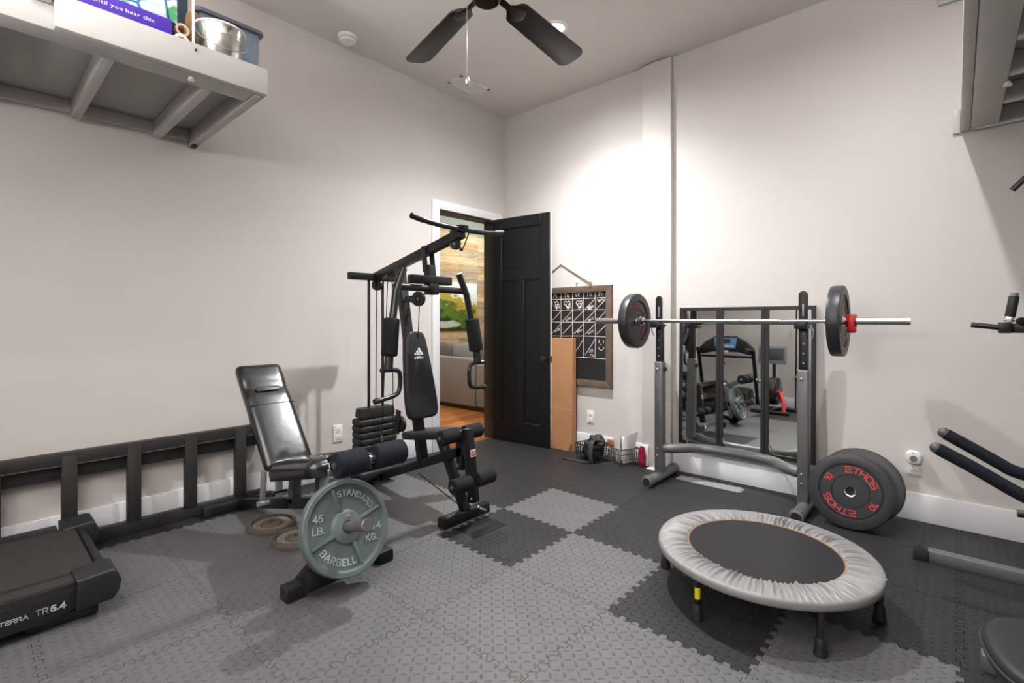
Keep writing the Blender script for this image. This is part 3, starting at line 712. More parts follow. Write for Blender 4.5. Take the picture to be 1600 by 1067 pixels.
tube_obj((0.69, -2.922, DK+0.0285), (1, 0, 0), 0.0280, 0.255, M['paper'], 'white rolled tube, the lower of two on the left loft')
b = MB(); b.beam((0.958, -2.884, DK), (0.950, -2.884, 2.62), 0.009, 0.009, (1, 0, 0), 0.002); solo('white_stick', b, M['white'], 'thin white stick standing left of the metal bucket', 'stick', (0.958, -2.884, DK))
# bucket
bc = (0.898, -2.770, DK)
o = thing('metal_bucket', 'shiny galvanised metal bucket at the front of the left loft', 'bucket', bc)
b = MB(); b.lathe([(0, 0.004), (0.068, 0.004), (0.070, 0.0), (0.074, 0.004), (0.087, 0.098), (0.088, 0.102), (0.0895, 0.106), (0.0885, 0.110), (0.096, 0.148), (0.093, 0.148), (0.084, 0.10), (0.070, 0.01), (0, 0.01)], bc, (0, 0, 1), 56); pl = part('pail', b, M['galv'], o)
b = MB(); b.lathe([(0.0955+0.0045*math.cos(a), 0.147+0.0045*math.sin(a)) for a in [2*PI*k/10 for k in range(10)]], bc, (0, 0, 1), 56, True); part('rolled_rim', b, M['white'], pl)
b = MB(); hp = [V(bc[0]+0.094*math.cos(t), bc[1]+0.103*math.sin(t), bc[2]+0.125-0.085*math.cos(t)) for t in [R(-88+176*k/28) for k in range(29)]]
b.tube(hp, 0.0020, 8); part('bail_handle', b, M['steel'], o)
# glazed jar behind it
b = MB(); b.lathe([(0, 0), (0.026, 0), (0.032, 0.05), (0.032, 0.18), (0.030, 0.22), (0.024, 0.245), (0.012, 0.254), (0, 0.256)], (0.772, -2.835, DK), (0, 0, 1), 32)
solo('amber_jar', b, M['brownj'], 'amber brown jar showing behind the metal bucket', 'jar', (0.772, -2.835, DK))
# clear tote with lid
o = thing('storage_tote', 'clear plastic storage tote with slate lid on the left loft corner', 'storage bin', (0.55, -2.74, DK))
b = MB(); x0, x1, y0, y1 = 0.26, 0.725, -2.80, -2.535
def frustum(b, x0, x1, y0, y1, z0, z1, tp, th, r=0.02):
    def ring(d, z, ins): return [V((x0+x1)/2+p[0], (y0+y1)/2+p[1], z) for p in rrect((x1-x0)-2*d-2*ins, (y1-y0)-2*d-2*ins, r, 5)]
    rings = [ring(tp, z0, 0), ring(0, z1, 0), ring(0, z1, th), ring(tp, z0+th, th)]; n = len(rings[0]); vs = sum(rings, []); fs = [tuple(reversed(range(n)))]
    for i in range(3):
        for k in range(n): k2 = (k+1) % n; fs.append((i*n+k, i*n+k2, (i+1)*n+k2, (i+1)*n+k))
    fs.append(tuple(3*n+k for k in range(n))); b.add(vs, fs)
frustum(b, x0, x1, y0, y1, DK, 2.500, 0.010, 0.004); part('tub', b, M['clear'], o)
b = MB(); b.prism(rrect(x1-x0+0.028, y1-y0+0.028, 0.026), ((x0+x1)/2, (y0+y1)/2, 2.490), (1, 0, 0), (0, 1, 0), (0, 0, 1), 0.020, 0.004); part('lid', b, M['lid'], o)
b = MB(); b.box(x0+.03, x1-.025, y0+.025, y1-.03, DK+.008, 2.45, 0.03, 3); solo('folded_blankets', b, M['binc'], 'blue grey cloth packed inside the clear tote', 'cloth', (0.55, -2.74, DK+.008))

# ================================================================== CEILING FAN
FC = V(1.776, -2.034, 0); FZ = 2.50
o = thing('ceiling_fan', 'dark bronze ceiling fan with espresso blades and a pull chain', 'ceiling fan', (FC.x, FC.y, CEIL))
b = MB(); b.lathe([(0, 0), (0.075, 0), (0.070, -0.03), (0.045, -0.055), (0.016, -0.062), (0, -0.062)], (FC.x, FC.y, CEIL), (0, 0, 1), 36); part('canopy', b, M['bronze'], o)
b = MB(); b.cyl((FC.x, FC.y, CEIL-0.06), (FC.x, FC.y, FZ+0.10), 0.013); part('downrod', b, M['bronze'], o)
b = MB(); b.lathe([(0, 0.115), (0.03, 0.11), (0.075, 0.09), (0.095, 0.055), (0.098, 0.02), (0.085, -0.01), (0.06, -0.022), (0.058, -0.05), (0.050, -0.058), (0.0, -0.060)], (FC.x, FC.y, FZ), (0, 0, 1), 44); part('motor_housing', b, M['bronze'], o)
FAN_A0 = 94.7
for k in range(5):
    a = R(FAN_A0+72*k); er = V(math.cos(a), math.sin(a), 0); et = V(-math.sin(a), math.cos(a), 0); up = V(0, 0, 1)
    ti = R(-14); ev = et*math.cos(ti)+up*math.sin(ti); en = er.cross(ev)
    pts = []
    r0, r1, w0, w1 = 0.175, 0.728, 0.060, 0.074
    for i in range(9): t = R(90+180*i/8); pts.append((r0+0.045+0.045*math.cos(t), w0*math.sin(t)))
    pts += [(r1-0.05, -w1)]+[(r1-0.05+0.05*math.sin(R(q)), -w1+0.05-0.05*math.cos(R(q))) for q in (20, 45, 70, 90)]
    pts += [(r1-0.05+0.05*math.sin(R(q)), w1-0.05+0.05*math.cos(R(q))) for q in (90, 70, 45, 20)]+[(r1-0.05, w1)]
    b = MB(); b.prism(pts, FC+V(0, 0, FZ), er, ev, en, 0.008, 0.0015); bl = part('blade', b, M['bladew'], o)
    b = MB(); b.prism([(0.085, -0.016), (0.15, -0.014), (0.19, -0.045), (0.235, -0.040), (0.262, 0), (0.235, 0.040), (0.19, 0.045), (0.15, 0.014), (0.085, 0.016)], FC+V(0, 0, FZ)-en*0.008, er, ev, en, 0.006, 0.001); part('blade_bracket', b, M['bronze'], bl)
b = MB(); cp = V(1.700, -2.075, 0)
b.tube([cp+V(0, 0, FZ-0.05), cp+V(0, 0, 2.13)], 0.0009, 6)
for k in range(30): b.sphere(cp+V(0, 0, FZ-0.06-k*0.0105), 0.0016, sub=1)
ch = part('pull_chain', b, M['steel'], o)
b = MB(); b.lathe([(0, 0.03), (0.005, 0.026), (0.010, 0.008), (0.010, -0.004), (0.006, -0.012), (0, -0.014)], cp+V(0, 0, 2.115), (0, 0, 1), 20); part('fob', b, M['steel'], ch)

# ================================================================== FOAM TILES
GX = [0.014, 0.195, 0.792, 1.280, 1.772, 2.265, 2.765, 3.252, 3.740, XR-0.002]
GY = [-0.016, -0.437, -0.925, -1.400, -1.880, -2.368, -2.855, -3.342, -3.83, YF+0.016]
TH = 0.012
def edge_pts(a0, a1, fixed, horiz, side, gap, flat):
    """points along an edge from a0 to a1; side=+1: tile lies on the greater side of the line"""
    if flat: return [(a0, fixed), (a1, fixed)]
    n = max(3, 2*int((a1-a0)/0.054)+1); p = (a1-a0)/n; d = 0.0092; out = [(a0, fixed+side*gap)]
    for k in range(n):
        s0 = a0+k*p; q = 1 if k % 2 == 0 else -1           # q: which way the tongue points
        lo, hi = s0+p*0.10, s0+p*0.90
        if k == 0 or k == n-1: continue
        prot = (q == 1 and side == -1) or (q == -1 and side == 1)   # tongue belongs to this tile
        g = gap if prot else -gap
        fl = p*0.07
        out += [(lo+g, fixed+side*gap), (lo-fl+g, fixed+q*d+side*gap), (hi+fl-g, fixed+q*d+side*gap), (hi-g, fixed+side*gap)]
    out.append((a1, fixed+side*gap)); return out
def tile_light(i, j):
    # i: column from the left wall, j: row from the back wall
    return (i, j) in ((3, 2), (4, 3), (6, 3), (2, 3), (1, 3)) or (1 <= i <= 6 and 4 <= j <= 6) or (i <= 2 and j >= 7)
SPECIAL = {
 (3, 2): 'light grey foam tile alone among charcoal tiles, in front of the home gym foot',
 (3, 3): 'charcoal foam tile under the front foot of the home gym',
 (4, 3): 'light grey foam tile touching the front left leg of the trampoline',
 (5, 3): 'charcoal foam tile in shadow under the trampoline',
 (6, 3): 'light grey foam tile under the right front of the trampoline',
 (4, 2): 'charcoal foam tile between the lone light tile and the trampoline',
}
XG = 0.0009
for i in range(9):
    for j in range(9):
        x0, x1 = GX[i], GX[i+1]; y1, y0 = GY[j], GY[j+1]
        # bottom edge (y0) left to right, right edge (x1) up, top edge (y1) right to left, left edge (x0) down
        pb = edge_pts(x0, x1, y0, True, 1, XG, j == 8)
        prr = [(q, p) for p, q in edge_pts(y0, y1, x1, False, -1, XG, i == 8)]
        pt = list(reversed(edge_pts(x0, x1, y1, True, -1, XG, j == 0)))
        plf = list(reversed([(q, p) for p, q in edge_pts(y0, y1, x0, False, 1, XG, i == 0)]))
        gx0, gx1, gy0, gy1 = x0+XG, x1-XG, y0+XG, y1-XG
        pb[0], prr[0], pt[0], plf[0] = (gx0, gy0), (gx1, gy0), (gx1, gy1), (gx0, gy1)
        poly = pb[:-1]+prr[:-1]+pt[:-1]+plf[:-1]
        # clean coincident corners
        pp = []
        for q in poly:
            if not pp or (abs(q[0]-pp[-1][0])+abs(q[1]-pp[-1][1])) > 1e-5: pp.append(q)
        lt = tile_light(i, j)
        lab = SPECIAL.get((i, j))
        if not lab:
            if lt: lab = 'light grey diamond plate foam tile in the open left and front floor' 
            elif j <= 2 and i <= 3: lab = 'charcoal foam tile in the dark floor strip towards the door'
            elif j <= 2: lab = 'charcoal foam tile in the dark floor around rack and trampoline'
            elif i == 0: lab = 'charcoal foam tile along the left wall under the ladder'
            else: lab = 'charcoal foam tile along the right side of the room'
        b = MB(); c = ((x0+x1)/2, (y0+y1)/2, 0.0005)
        b.prism(pp, (0, 0, 0.0005), (1, 0, 0), (0, 1, 0), (0, 0, 1), TH-0.0005)
        grp = 'light grey interlocking foam tiles' if lt else 'charcoal interlocking foam tiles'
        if (i, j) in SPECIAL: grp = 'interlocking foam tiles near the trampoline'
        solo('foam_floor_tile', b, M['tileL'] if lt else M['tileD'], lab, 'floor tile', c, grp, sharp=20)
FL = TH
# light grey strip of a cut tile in front of the mirrors
b = MB(); b.box(1.80, 2.215, -0.215, -0.12, FL, FL+0.004)
for k in range(8): b.box(1.80+k*0.054, 1.826+k*0.054, -0.122, -0.106, FL, FL+0.004)
for k in range(2): b.box(2.212, 2.228, -0.205+k*0.045, -0.180+k*0.045, FL, FL+0.004)
solo('foam_offcut', b, mat('pale grey foam', (138, 137, 135), 0.7, spec=0.3), 'pale cut strip of foam tile with teeth below the mirrors', 'floor tile', (2.0, -0.17, FL))
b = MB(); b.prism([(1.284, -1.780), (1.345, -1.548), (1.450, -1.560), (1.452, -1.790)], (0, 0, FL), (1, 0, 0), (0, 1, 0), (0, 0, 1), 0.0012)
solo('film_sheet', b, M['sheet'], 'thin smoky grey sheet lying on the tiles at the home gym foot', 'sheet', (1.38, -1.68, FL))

# ================================================================== LADDER along the left wall
o = thing('wooden_ladder', 'black painted wooden ladder lying on its side along the left wall', 'ladder', (0.09, -3.4, FL))
LX = 0.085
def lad(y0, y1, z0, z1, x0, x1, bev=0.003):
    b = MB(); b.box(x0, x1, y0, y1, z0, z1, bev); return b
b = lad(-4.40, -2.26, 0.418, 0.478, LX-.030, LX+.012); r1 = part('rail', b, M['ladder'], o)
b = lad(-4.40, -2.26, 0.344, 0.416, LX-.060, LX-.032); part('rail_backing', b, M['ladder'], r1)
b = MB(); b.box(LX-.0295, LX+.0105, -4.40, -2.26, 0.4165, 0.4185); part('pale_edge', b, M['ladderl'], r1, 'pale worn lower edge of the upper rail')  # highlight along the board edge, put in as a pale strip
b = lad(-4.40, -2.26, FL, 0.075, LX-.030, LX+.012); part('rail', b, M['ladder'], o)
for yc in (-3.423, -3.165, -2.915, -2.661, -2.406, -3.69, -3.95, -4.21):
    b = lad(yc-.029, yc+.029, 0.070, 0.462, LX-.026, LX+.016); part('rung', b, M['ladder'], o)

# ================================================================== TREADMILL
o = thing('treadmill', 'black treadmill with white side lettering in front of the wooden ladder', 'treadmill', (0.53, -3.7, FL))
b = MB()
b.prism([(-3.22, 0.165), (-4.35, 0.165), (-4.35, 0.05), (-3.30, 0.05), (-3.22, 0.075)], (0.785, 0, 0), (0, 1, 0), (0, 0, 1), (1, 0, 0), 0.105, 0.006); sr = part('side_rail', b, M['tread'], o)
b = MB(); b.prism([(-3.22, 0.165), (-4.35, 0.165), (-4.35, 0.05), (-3.30, 0.05), (-3.22, 0.075)], (0.160, 0, 0), (0, 1, 0), (0, 0, 1), (1, 0, 0), 0.105, 0.006); part('side_rail', b, M['tread'], o)
b = MB(); b.box(0.8902, 0.8915, -4.3, -3.225, 0.137, 0.141); b.box(0.815, 0.880, -4.2, -3.235, 0.1652, 0.1668); part('foot_rail_strip', b, M['belt'], sr)
b = MB(); b.place(caps_line('XTERRA', 0.0125, 0.19, 0.0008, 0.30, 1.25, centre=False), (0.8905, -3.441, 0.090), (0, 1, 0), (0, 0, 1), (1, 0, 0)); part('lettering', b, M['silver'], sr)
b = MB(); b.place(caps_line('TR', 0.0190, 0.09, 0.0008, 0.22, 1.0, centre=False), (0.8905, -3.338, 0.088), (0, 1, 0), (0, 0, 1), (1, 0, 0)); part('lettering', b, M['silver'], sr)
b = MB(); b.place(caps_line('6.4', 0.0190, 0.23, 0.0008, 0.26, 1.1, centre=False), (0.8905, -3.300, 0.088), (0, 1, 0), (0, 0, 1), (1, 0, 0)); part('lettering', b, M['silver'], sr)
b = MB(); b.box(0.266, 0.784, -4.35, -3.165, 0.120, 0.170, 0.012, 3); part('running_belt', b, M['belt'], o)
for x0, x1, yy in ((0.775, 0.915, -3.110), (0.130, 0.290, -3.085)):
    b = MB(); b.prism([(yy, 0.10), (yy+.004, 0.135), (yy-.012, 0.178), (yy-.030, 0.184), (yy-.125, 0.176), (yy-.125, 0.068), (yy-.02, 0.070)], (x0, 0, 0), (0, 1, 0), (0, 0, 1), (1, 0, 0), x1-x0, 0.010, 3); part('end_cap', b, M['tread'], o)
b = MB(); b.box(0.29, 0.765, -3.16, -3.13, 0.10, 0.16, 0.012, 3); part('rear_roller_cover', b, M['tread'], o)
for x in (0.20, 0.80):
    b = MB(); b.box(x-.04, x+.055, -3.36, -3.165, FL, 0.052, 0.008); b.box(x-.02, x+.03, -3.34, -3.18, 0.05, 0.07); part('foot', b, M['rubberd'], o)
b = MB(); b.box(0.19, 0.86, -4.30, -3.30, 0.062, 0.118, 0.003); part('deck_frame', b, M['blackm'], o)
b = MB(); b.prism([(-4.34, FL), (-4.72, FL), (-4.74, 0.12), (-4.66, 0.25), (-4.50, 0.28), (-4.36, 0.20)], (0.13, 0, 0), (0, 1, 0), (0, 0, 1), (1, 0, 0), 0.80, 0.02, 3); part('motor_hood', b, M['tread'], o)
for x in (0.20, 1.01):
    b = MB(); b.tube(smooth_path([(x, -4.60, FL+.02), (x, -4.58, 0.12), (x-.0, -4.34, 0.84)], 2), 0.027, 14); part('upright', b, M['blackm'], o)
b = MB(); b.tube([(0.20, -4.36, 0.74), (1.01, -4.36, 0.74)], 0.018, 12); part('crossbar', b, M['blackm'], o)
b = MB()
for sx in (0.18, 0.91):
    pts = [(sx+.06, -4.34, 0.84), (sx+.06, -4.22, 0.85), (sx+.06, -4.05, 0.84)]; b.tube(smooth_path(pts, 2), 0.03, 14)
part('handrail', b, M['blackp'], o)
cz, cx0 = -0.19, 0.06      # console placement
K = lambda q: [(x+cx0, z+cz) for x, z in q]
b = MB(); b.prism(K([(0.12, 0.98), (0.20, 0.96), (0.36, 1.00), (0.73, 1.00), (0.89, 0.96), (0.97, 0.98), (0.95, 1.06), (0.84, 1.16), (0.70, 1.24), (0.39, 1.24), (0.25, 1.16), (0.14, 1.06)]), (0, -4.36, 0), (1, 0, 0), (0, 0, 1), (0, -1, 0), 0.07, 0.012); co = part('console', b, M['blackp'], o)
b = MB(); b.prism(K([(0.40, 1.06), (0.69, 1.06), (0.72, 1.22), (0.37, 1.22)]), (0, -4.3585, 0), (1, 0, 0), (0, 0, 1), (0, 1, 0), 0.004); part('display_panel', b, M['screenb'], co)
b = MB(); b.box(0.47+cx0, 0.62+cx0, -4.355, -4.351, 1.13+cz, 1.20+cz); part('display_window', b, M['screeng'], co)
for k in range(6):
    b = MB(); b.box(0.415+k*.045+cx0, 0.445+k*.045+cx0, -4.355, -4.350, 1.075+cz, 1.10+cz, 0.002); part('console_key', b, M['white'], co)
b = MB(); b.box(0.50+cx0, 0.59+cx0, -4.36, -4.335, 0.985+cz, 1.02+cz, 0.006); part('bottle_tray', b, M['ivory'], co)
b = MB(); b.tube(smooth_path([(0.54+cx0, -4.33, 1.0+cz), (0.535+cx0, -4.33, 0.92+cz), (0.545+cx0, -4.33, 0.84+cz)], 2), 0.003, 6); b.box(0.53+cx0, 0.56+cx0, -4.337, -4.322, 0.81+cz, 0.84+cz, 0.003); part('safety_key', b, M['redp'], co)

# ================================================================== AIR BIKE (seen in the mirrors)
ox, oy = 1.36, -4.10
o = thing('exercise_bike', 'black air bike with red frame and grey display seen only in the mirrors', 'exercise bike', (ox, oy, FL))
b = MB(); b.lathe([(0, -0.06), (0.17, -0.06), (0.19, -0.045), (0.195, 0), (0.19, 0.045), (0.17, 0.06), (0, 0.06)], (ox, oy, 0.30), (1, 0, 0), 40); fw = part('fan_wheel', b, M['blackp'], o)
b = MB()
for k in range(10):
    a = 2*PI*k/10; b.tube([(ox+.064, oy+.03*math.cos(a), 0.30+.03*math.sin(a)), (ox+.064, oy+.18*math.cos(a), 0.30+.18*math.sin(a))], 0.004, 6)
part('fan_guard', b, M['grey'], fw)
b = MB(); b.beam((ox, oy, 0.34), (ox, oy+.02, 0.70), 0.04, 0.04); part('mast', b, M['blackm'], o)
b = MB(); b.frame_box((ox-.02, oy+.04, 0.80), (1, 0, 0), (0, -.2, 1), (0, 1, .2), 0.36, 0.25, 0.03, 0.008); ds = part('display', b, M['grey'], o)
b = MB(); b.frame_box((ox-.02, oy+.058, 0.812), (1, 0, 0), (0, -.2, 1), (0, 1, .2), 0.29, 0.16, 0.006, 0.002); part('screen', b, M['screeng'], ds)
b = MB(); b.tube(smooth_path([(ox+.05, oy+.02, 0.30), (ox+.11, oy+.10, 0.27), (ox+.17, oy+.20, 0.14), (ox+.18, oy+.26, FL+.02)], 2), 0.026, 12); part('red_fork', b, M['redp'], o, 'red curved frame tube')
b = MB(); b.tube([(ox-.22, oy+.28, FL+.025), (ox+.25, oy+.28, FL+.025)], 0.024, 12); part('foot_bar', b, M['blackm'], o)
b = MB(); b.tube([(ox-.20, oy-.20, FL+.025), (ox+.22, oy-.20, FL+.025)], 0.024, 12); b.beam((ox, oy-.20, FL+.03), (ox, oy+.28, FL+.03), 0.05, 0.04); part('base_frame', b, M['blackm'], o)
b = MB(); b.tube(smooth_path([(ox-.05, oy+.05, 0.42), (ox-.14, oy+.08, 0.46), (ox-.17, oy+.16, 0.40), (ox-.16, oy+.24, 0.46)], 2), 0.014, 10); part('crank_arm', b, M['steel'], o)

# ================================================================== WEIGHT BENCH
BY = -2.415
o = thing('weight_bench', 'adjustable black leather weight bench with navy foam leg rollers', 'weight bench', (0.8, BY, FL))
def padmesh(c, dirl, n, L, W, Tk, bulge=0.012, seam=None, rnd=0.03):
    """upholstered pad: length along dirl, width along y, thickness along n; c = centre of the underside"""
    d = V(*dirl).normalized(); n = V(*n).normalized(); wv = n.cross(d).normalized(); c = V(*c)
    nx, ny = 34, 16; top = []; 
    def h(u, v):
        eu = min(u, 1-u)*L/rnd; ev = min(v, 1-v)*W/rnd
        e = lambda q: math.sqrt(max(0, 1-(1-min(1, q))**2))
        z = Tk*0.45+Tk*0.55*min(e(eu), e(ev)) + bulge*math.sin(PI*u)**.5*math.sin(PI*v)**.5
        if seam:
            for (us, wd, dp) in seam: z -= dp*math.exp(-((u-us)*L/wd)**2)
        return z
    def ins(u, v):   # rounded plan corners
        x, y = (u-.5)*L, (v-.5)*W; r = rnd*0.9
        hx, hy = L/2-r, W/2-r; ax, ay = abs(x)-hx, abs(y)-hy
        if ax > 0 and ay > 0:
            q = math.hypot(ax, ay)
            if q > 0: k = min(1, max(ax, ay)/q); x, y = math.copysign(hx+ax*k, x), math.copysign(hy+ay*k, y)
        return x, y
    us = [0.5-0.5*math.cos(PI*i/nx) for i in range(nx+1)]; vs_ = [0.5-0.5*math.cos(PI*j/ny) for j in range(ny+1)]
    vs = []; 
    for u in us:
        for v in vs_: x, y = ins(u, v); vs.append(c+d*x+wv*y+n*h(u, v))
    m_ = len(vs)
    for u in us:
        for v in vs_: x, y = ins(u, v); vs.append(c+d*x*0.985+wv*y*0.97)
    fs = []; W1 = ny+1
    for i in range(nx):
        for j in range(ny):
            a = i*W1+j; fs.append((a, a+W1, a+W1+1, a+1)); fs.append((m_+a, m_+a+1, m_+a+W1+1, m_+a+W1))
    for i in range(nx):
        for j in (0, ny): a = i*W1+j; fs.append((a, a+W1, m_+a+W1, m_+a))
    for j in range(ny):
        for i in (0, nx): a = i*W1+j; fs.append((a, a+1, m_+a+1, m_+a))
    return MB().add(vs, fs)
P0, P1 = V(0.388, BY, 0.875), V(0.800, BY, 0.398)     # back pad centre line (upper surface)
bd_ = (P1-P0).normalized(); bn = V(-bd_.z, 0, bd_.x); bn = bn if bn.z > 0 else -bn
b = padmesh((P0+P1)/2-bn*0.050, bd_, bn, (P1-P0).length, 0.236, 0.046, 0.006, [(0.43, 0.007, 0.016), (0.25, 0.035, 0.008)]); bp = part('back_pad', b, M['leather'], o, sharp=70)
sm_ = P0+bd_*0.272+bn*0.000
b = MB(); b.tube([sm_+V(0, -.117, 0)-bn*.006, sm_+V(0, -.105, 0), sm_+V(0, .105, 0), sm_+V(0, .117, 0)-bn*.006], 0.0028, 8); part('seam_piping', b, M['rubberd'], bp)
gc = P0+bd_*0.178+bn*0.0045
b = MB(); b.prism(rrect(0.122, 0.026, 0.012), gc-bn*0.004, (0, 1, 0), bd_, bn, 0.006, 0.002); part('stitched_slot', b, M['seam'], bp)
b = MB(); b.frame_box((P0+P1)/2-bn*0.056+bd_*0.02, bd_, (0, 1, 0), bn, 0.55, 0.05, 0.012); part('back_support', b, M['blackm'], o)
S0, S1 = V(0.800, BY, 0.405), V(1.250, BY, 0.515)
sd_ = (S1-S0).normalized(); sn = V(-sd_.z, 0, sd_.x)
b = padmesh(tuple(S0+sd_*0.235-sn*0.066), sd_, sn, 0.47, 0.268, 0.074, 0.014, None, 0.055)
for p in b.v:      # U shaped notch at the front for the roller arm
    t = (p-S0).dot(sd_); y = abs(p.y-BY)
    if y < 0.042 and t > 0.30: p -= sd_*(t-0.30)*0.9*(1-(y/0.042)**4)
part('seat_pad', b, M['leather'], o, sharp=70)
fz0 = FL
b = MB(); b.beam((0.16, BY, 0.045), (0.80, BY, 0.205), 0.045, 0.05); b.beam((0.78, BY, 0.200), (1.18, BY, 0.300), 0.045, 0.05); b.beam((1.17, BY, 0.30), (1.215, BY, 0.055), 0.05, 0.045, (1, 0, 0)); part('main_frame', b, M['blackm'], o)
b = MB(); b.beam((0.82, BY, 0.21), (0.83, BY, 0.36), 0.045, 0.045, (1, 0, 0)); part('seat_post', b, M['greym'], o)
b = MB(); b.beam((1.08, BY, 0.28), (1.10, BY, 0.43), 0.04, 0.04, (1, 0, 0)); part('seat_post', b, M['greym'], o)
b = MB(); b.beam((0.60, BY+.02, 0.17), (0.58, BY+.02, 0.57), 0.03, 0.03, (1, 0, 0)); b.beam((0.56, BY-.05, 0.15), (0.585, BY-.05, 0.33), 0.02, 0.035, (1, 0, 0)); b.cyl((0.575, BY-.08, 0.16), (0.575, BY+.08, 0.16), 0.014); part('adjuster', b, M['greym2'], o)
b = MB(); b.cyl((0.83, BY-.10, 0.285), (0.83, BY-.04, 0.285), 0.006); b.sphere((0.83, BY-.105, 0.285), 0.012, sub=2); part('pull_pin', b, M['blackm2'], o)
b = MB(); b.box(0.115, 0.165, BY-.19, BY+.16, FL, FL+.052, 0.006); part('rear_stabiliser', b, M['blackm'], o)
b = MB(); b.box(0.112, 0.168, BY-.205, BY-.165, FL, FL+.055, 0.008); b.box(0.112, 0.168, BY+.14, BY+.175, FL, FL+.055, 0.008); part('end_cap', b, M['rubberd'], o)
# front arched foot
b = MB(); arch = smooth_path([(1.290, BY-.205, 0.035), (1.265, BY-.13, 0.075), (1.225, BY-.05, 0.095), (1.215, BY, 0.098), (1.225, BY+.05, 0.095), (1.265, BY+.12, 0.075), (1.290, BY+.185, 0.035)], 2)
for p, q in zip(arch[:-1], arch[1:]): b.beam(p, q, 0.052, 0.042, (0, 0, 1), 0.0, 0.004)
part('front_foot', b, M['blackm'], o)
for s_, yy in ((-1, BY-.222), (1, BY+.188)):
    b = MB(); b.box(1.262, 1.330, yy-.038, yy+.038, FL, FL+.055, 0.008)
    for k in range(9): b.box(1.3295, 1.3335, yy-.034+k*.0080, yy-.0295+k*.0080, FL+.004, FL+.050, 0.0006, 1)
    part('rubber_foot', b, M['rubberd'], o)
# leg lever
b = MB()
for dy in (-.056, .028): b.prism([(1.18, 0.30), (1.24, 0.30), (1.27, 0.43), (1.27, 0.47), (1.25, 0.492), (1.215, 0.485), (1.20, 0.44)], (0, BY+dy-.003, 0), (1, 0, 0), (0, 0, 1), (0, 1, 0), 0.006, 0.001)
b.cyl((1.235, BY-.062, 0.462), (1.235, BY+.045, 0.462), 0.030, 28); b.cyl((1.235, BY-.066, 0.462), (1.235, BY+.05, 0.462), 0.010); part('pivot_bracket', b, M['greym2'], o)
b = MB(); b.beam((1.29, BY, 0.46), (1.49, BY, 0.553), 0.045, 0.045); part('roller_arm', b, M['greym'], o)
b = MB(); b.beam((1.285, BY, 0.455), (1.345, BY, 0.10), 0.045, 0.045, (1, 0, 0)); b.beam((1.290, BY, 0.262), (1.36, BY, 0.245), 0.045, 0.04); part('leg_lever', b, M['greym'], o)
RX, RZ = 1.490, 0.553
b = MB(); b.cyl((RX, BY-.152, RZ), (RX, BY+.166, RZ), 0.014); part('roller_bar', b, M['steel'], o)
for y0, y1 in ((BY-.146, BY-.020), (BY+.022, BY+.160)):
    b = MB(); b.roll((RX, y0, RZ), (RX, y1, RZ), 0.050, 0.010); part('foam_roller', b, M['foamb'], o)
b = MB(); b.roll((1.355, BY-.20, 0.085), (1.355, BY-.03, 0.085), 0.042, 0.01); part('foam_roller', b, M['foam'], o)
# plate horn (the sleeve) and the 45 lb plate
ta = R(18); pn = V(math.cos(ta), 0, math.sin(ta)); pv = V(-math.sin(ta), 0, math.cos(ta)); pu = V(0, 1, 0)
PC = V(1.405, -2.462, 0.268)
b = MB(); b.lathe([(0, -0.06), (0.021, -0.06), (0.021, 0.135), (0.026, 0.137), (0.026, 0.158), (0.022, 0.162), (0, 0.162)], PC, pn, 28); part('plate_horn', b, M['greym'], o)
o2 = thing('weight_plate', 'grey green 45 lb iron plate on the front of the weight bench', 'weight plate', tuple(PC))
pr_ = 0.188
b = MB(); b.lathe([(0.0245, -0.034), (0.062, -0.034), (0.066, -0.024), (0.160, -0.022), (0.166, -0.034), (pr_-.004, -0.034), (pr_, -0.030), (pr_, 0.004), (pr_-.004, 0.009), (0.168, 0.009), (0.160, -0.006), (0.068, -0.007), (0.063, 0.006), (0.058, 0.009), (0.0245, 0.009)], PC, pn, 96, True); pt = part('disc', b, M['green'], o2)
b = MB()
for a in (-15, 74, 165, 254):
    er = pu*math.sin(R(a))+pv*math.cos(R(a)); et = pn.cross(er)
    b = MB(); b.prism([(0.060, -0.0085), (0.163, -0.0055), (0.163, 0.0055), (0.060, 0.0085)], PC-pn*0.008, er, et, pn, 0.014, 0.004); part('spoke', b, M['green'], pt)
for nm_, tb in (('curved_word', caps_arc('STANDARD', 0.0215, 0.133, 30, 0.17, 0.004, 0.34)), ('curved_word', caps_arc('BARBELL', 0.0235, 0.130, 207, 0.17, 0.004, 0.36, inward=True))):
    b = MB(); b.place(tb, PC-pn*0.0065, pu, pv, pn); part('raised_word', b, M['greenl'], pt, 'worn silver raised lettering')
for s_, x, y in (('45', -0.112, 0.062), ('LB.', -0.118, 0.018), ('20.4', 0.116, -0.030), ('KG.', 0.100, -0.070)):
    b = MB(); b.place(caps_line(s_, 0.0235, 0.16, 0.004, 0.30, 1.05, rot=R(-6)), PC-pn*0.0065+pu*x+pv*y, pu, pv, pn); part('raised_word', b, M['greenl'], pt, 'worn silver raised lettering')
b = MB(); b.place(caps_line('45', 0.011, 0.2, 0.002, 0.3), PC+pn*0.0092+pu*0.006+pv*0.044, pu, pv, pn); part('hub_mark', b, M['greenl'], pt)

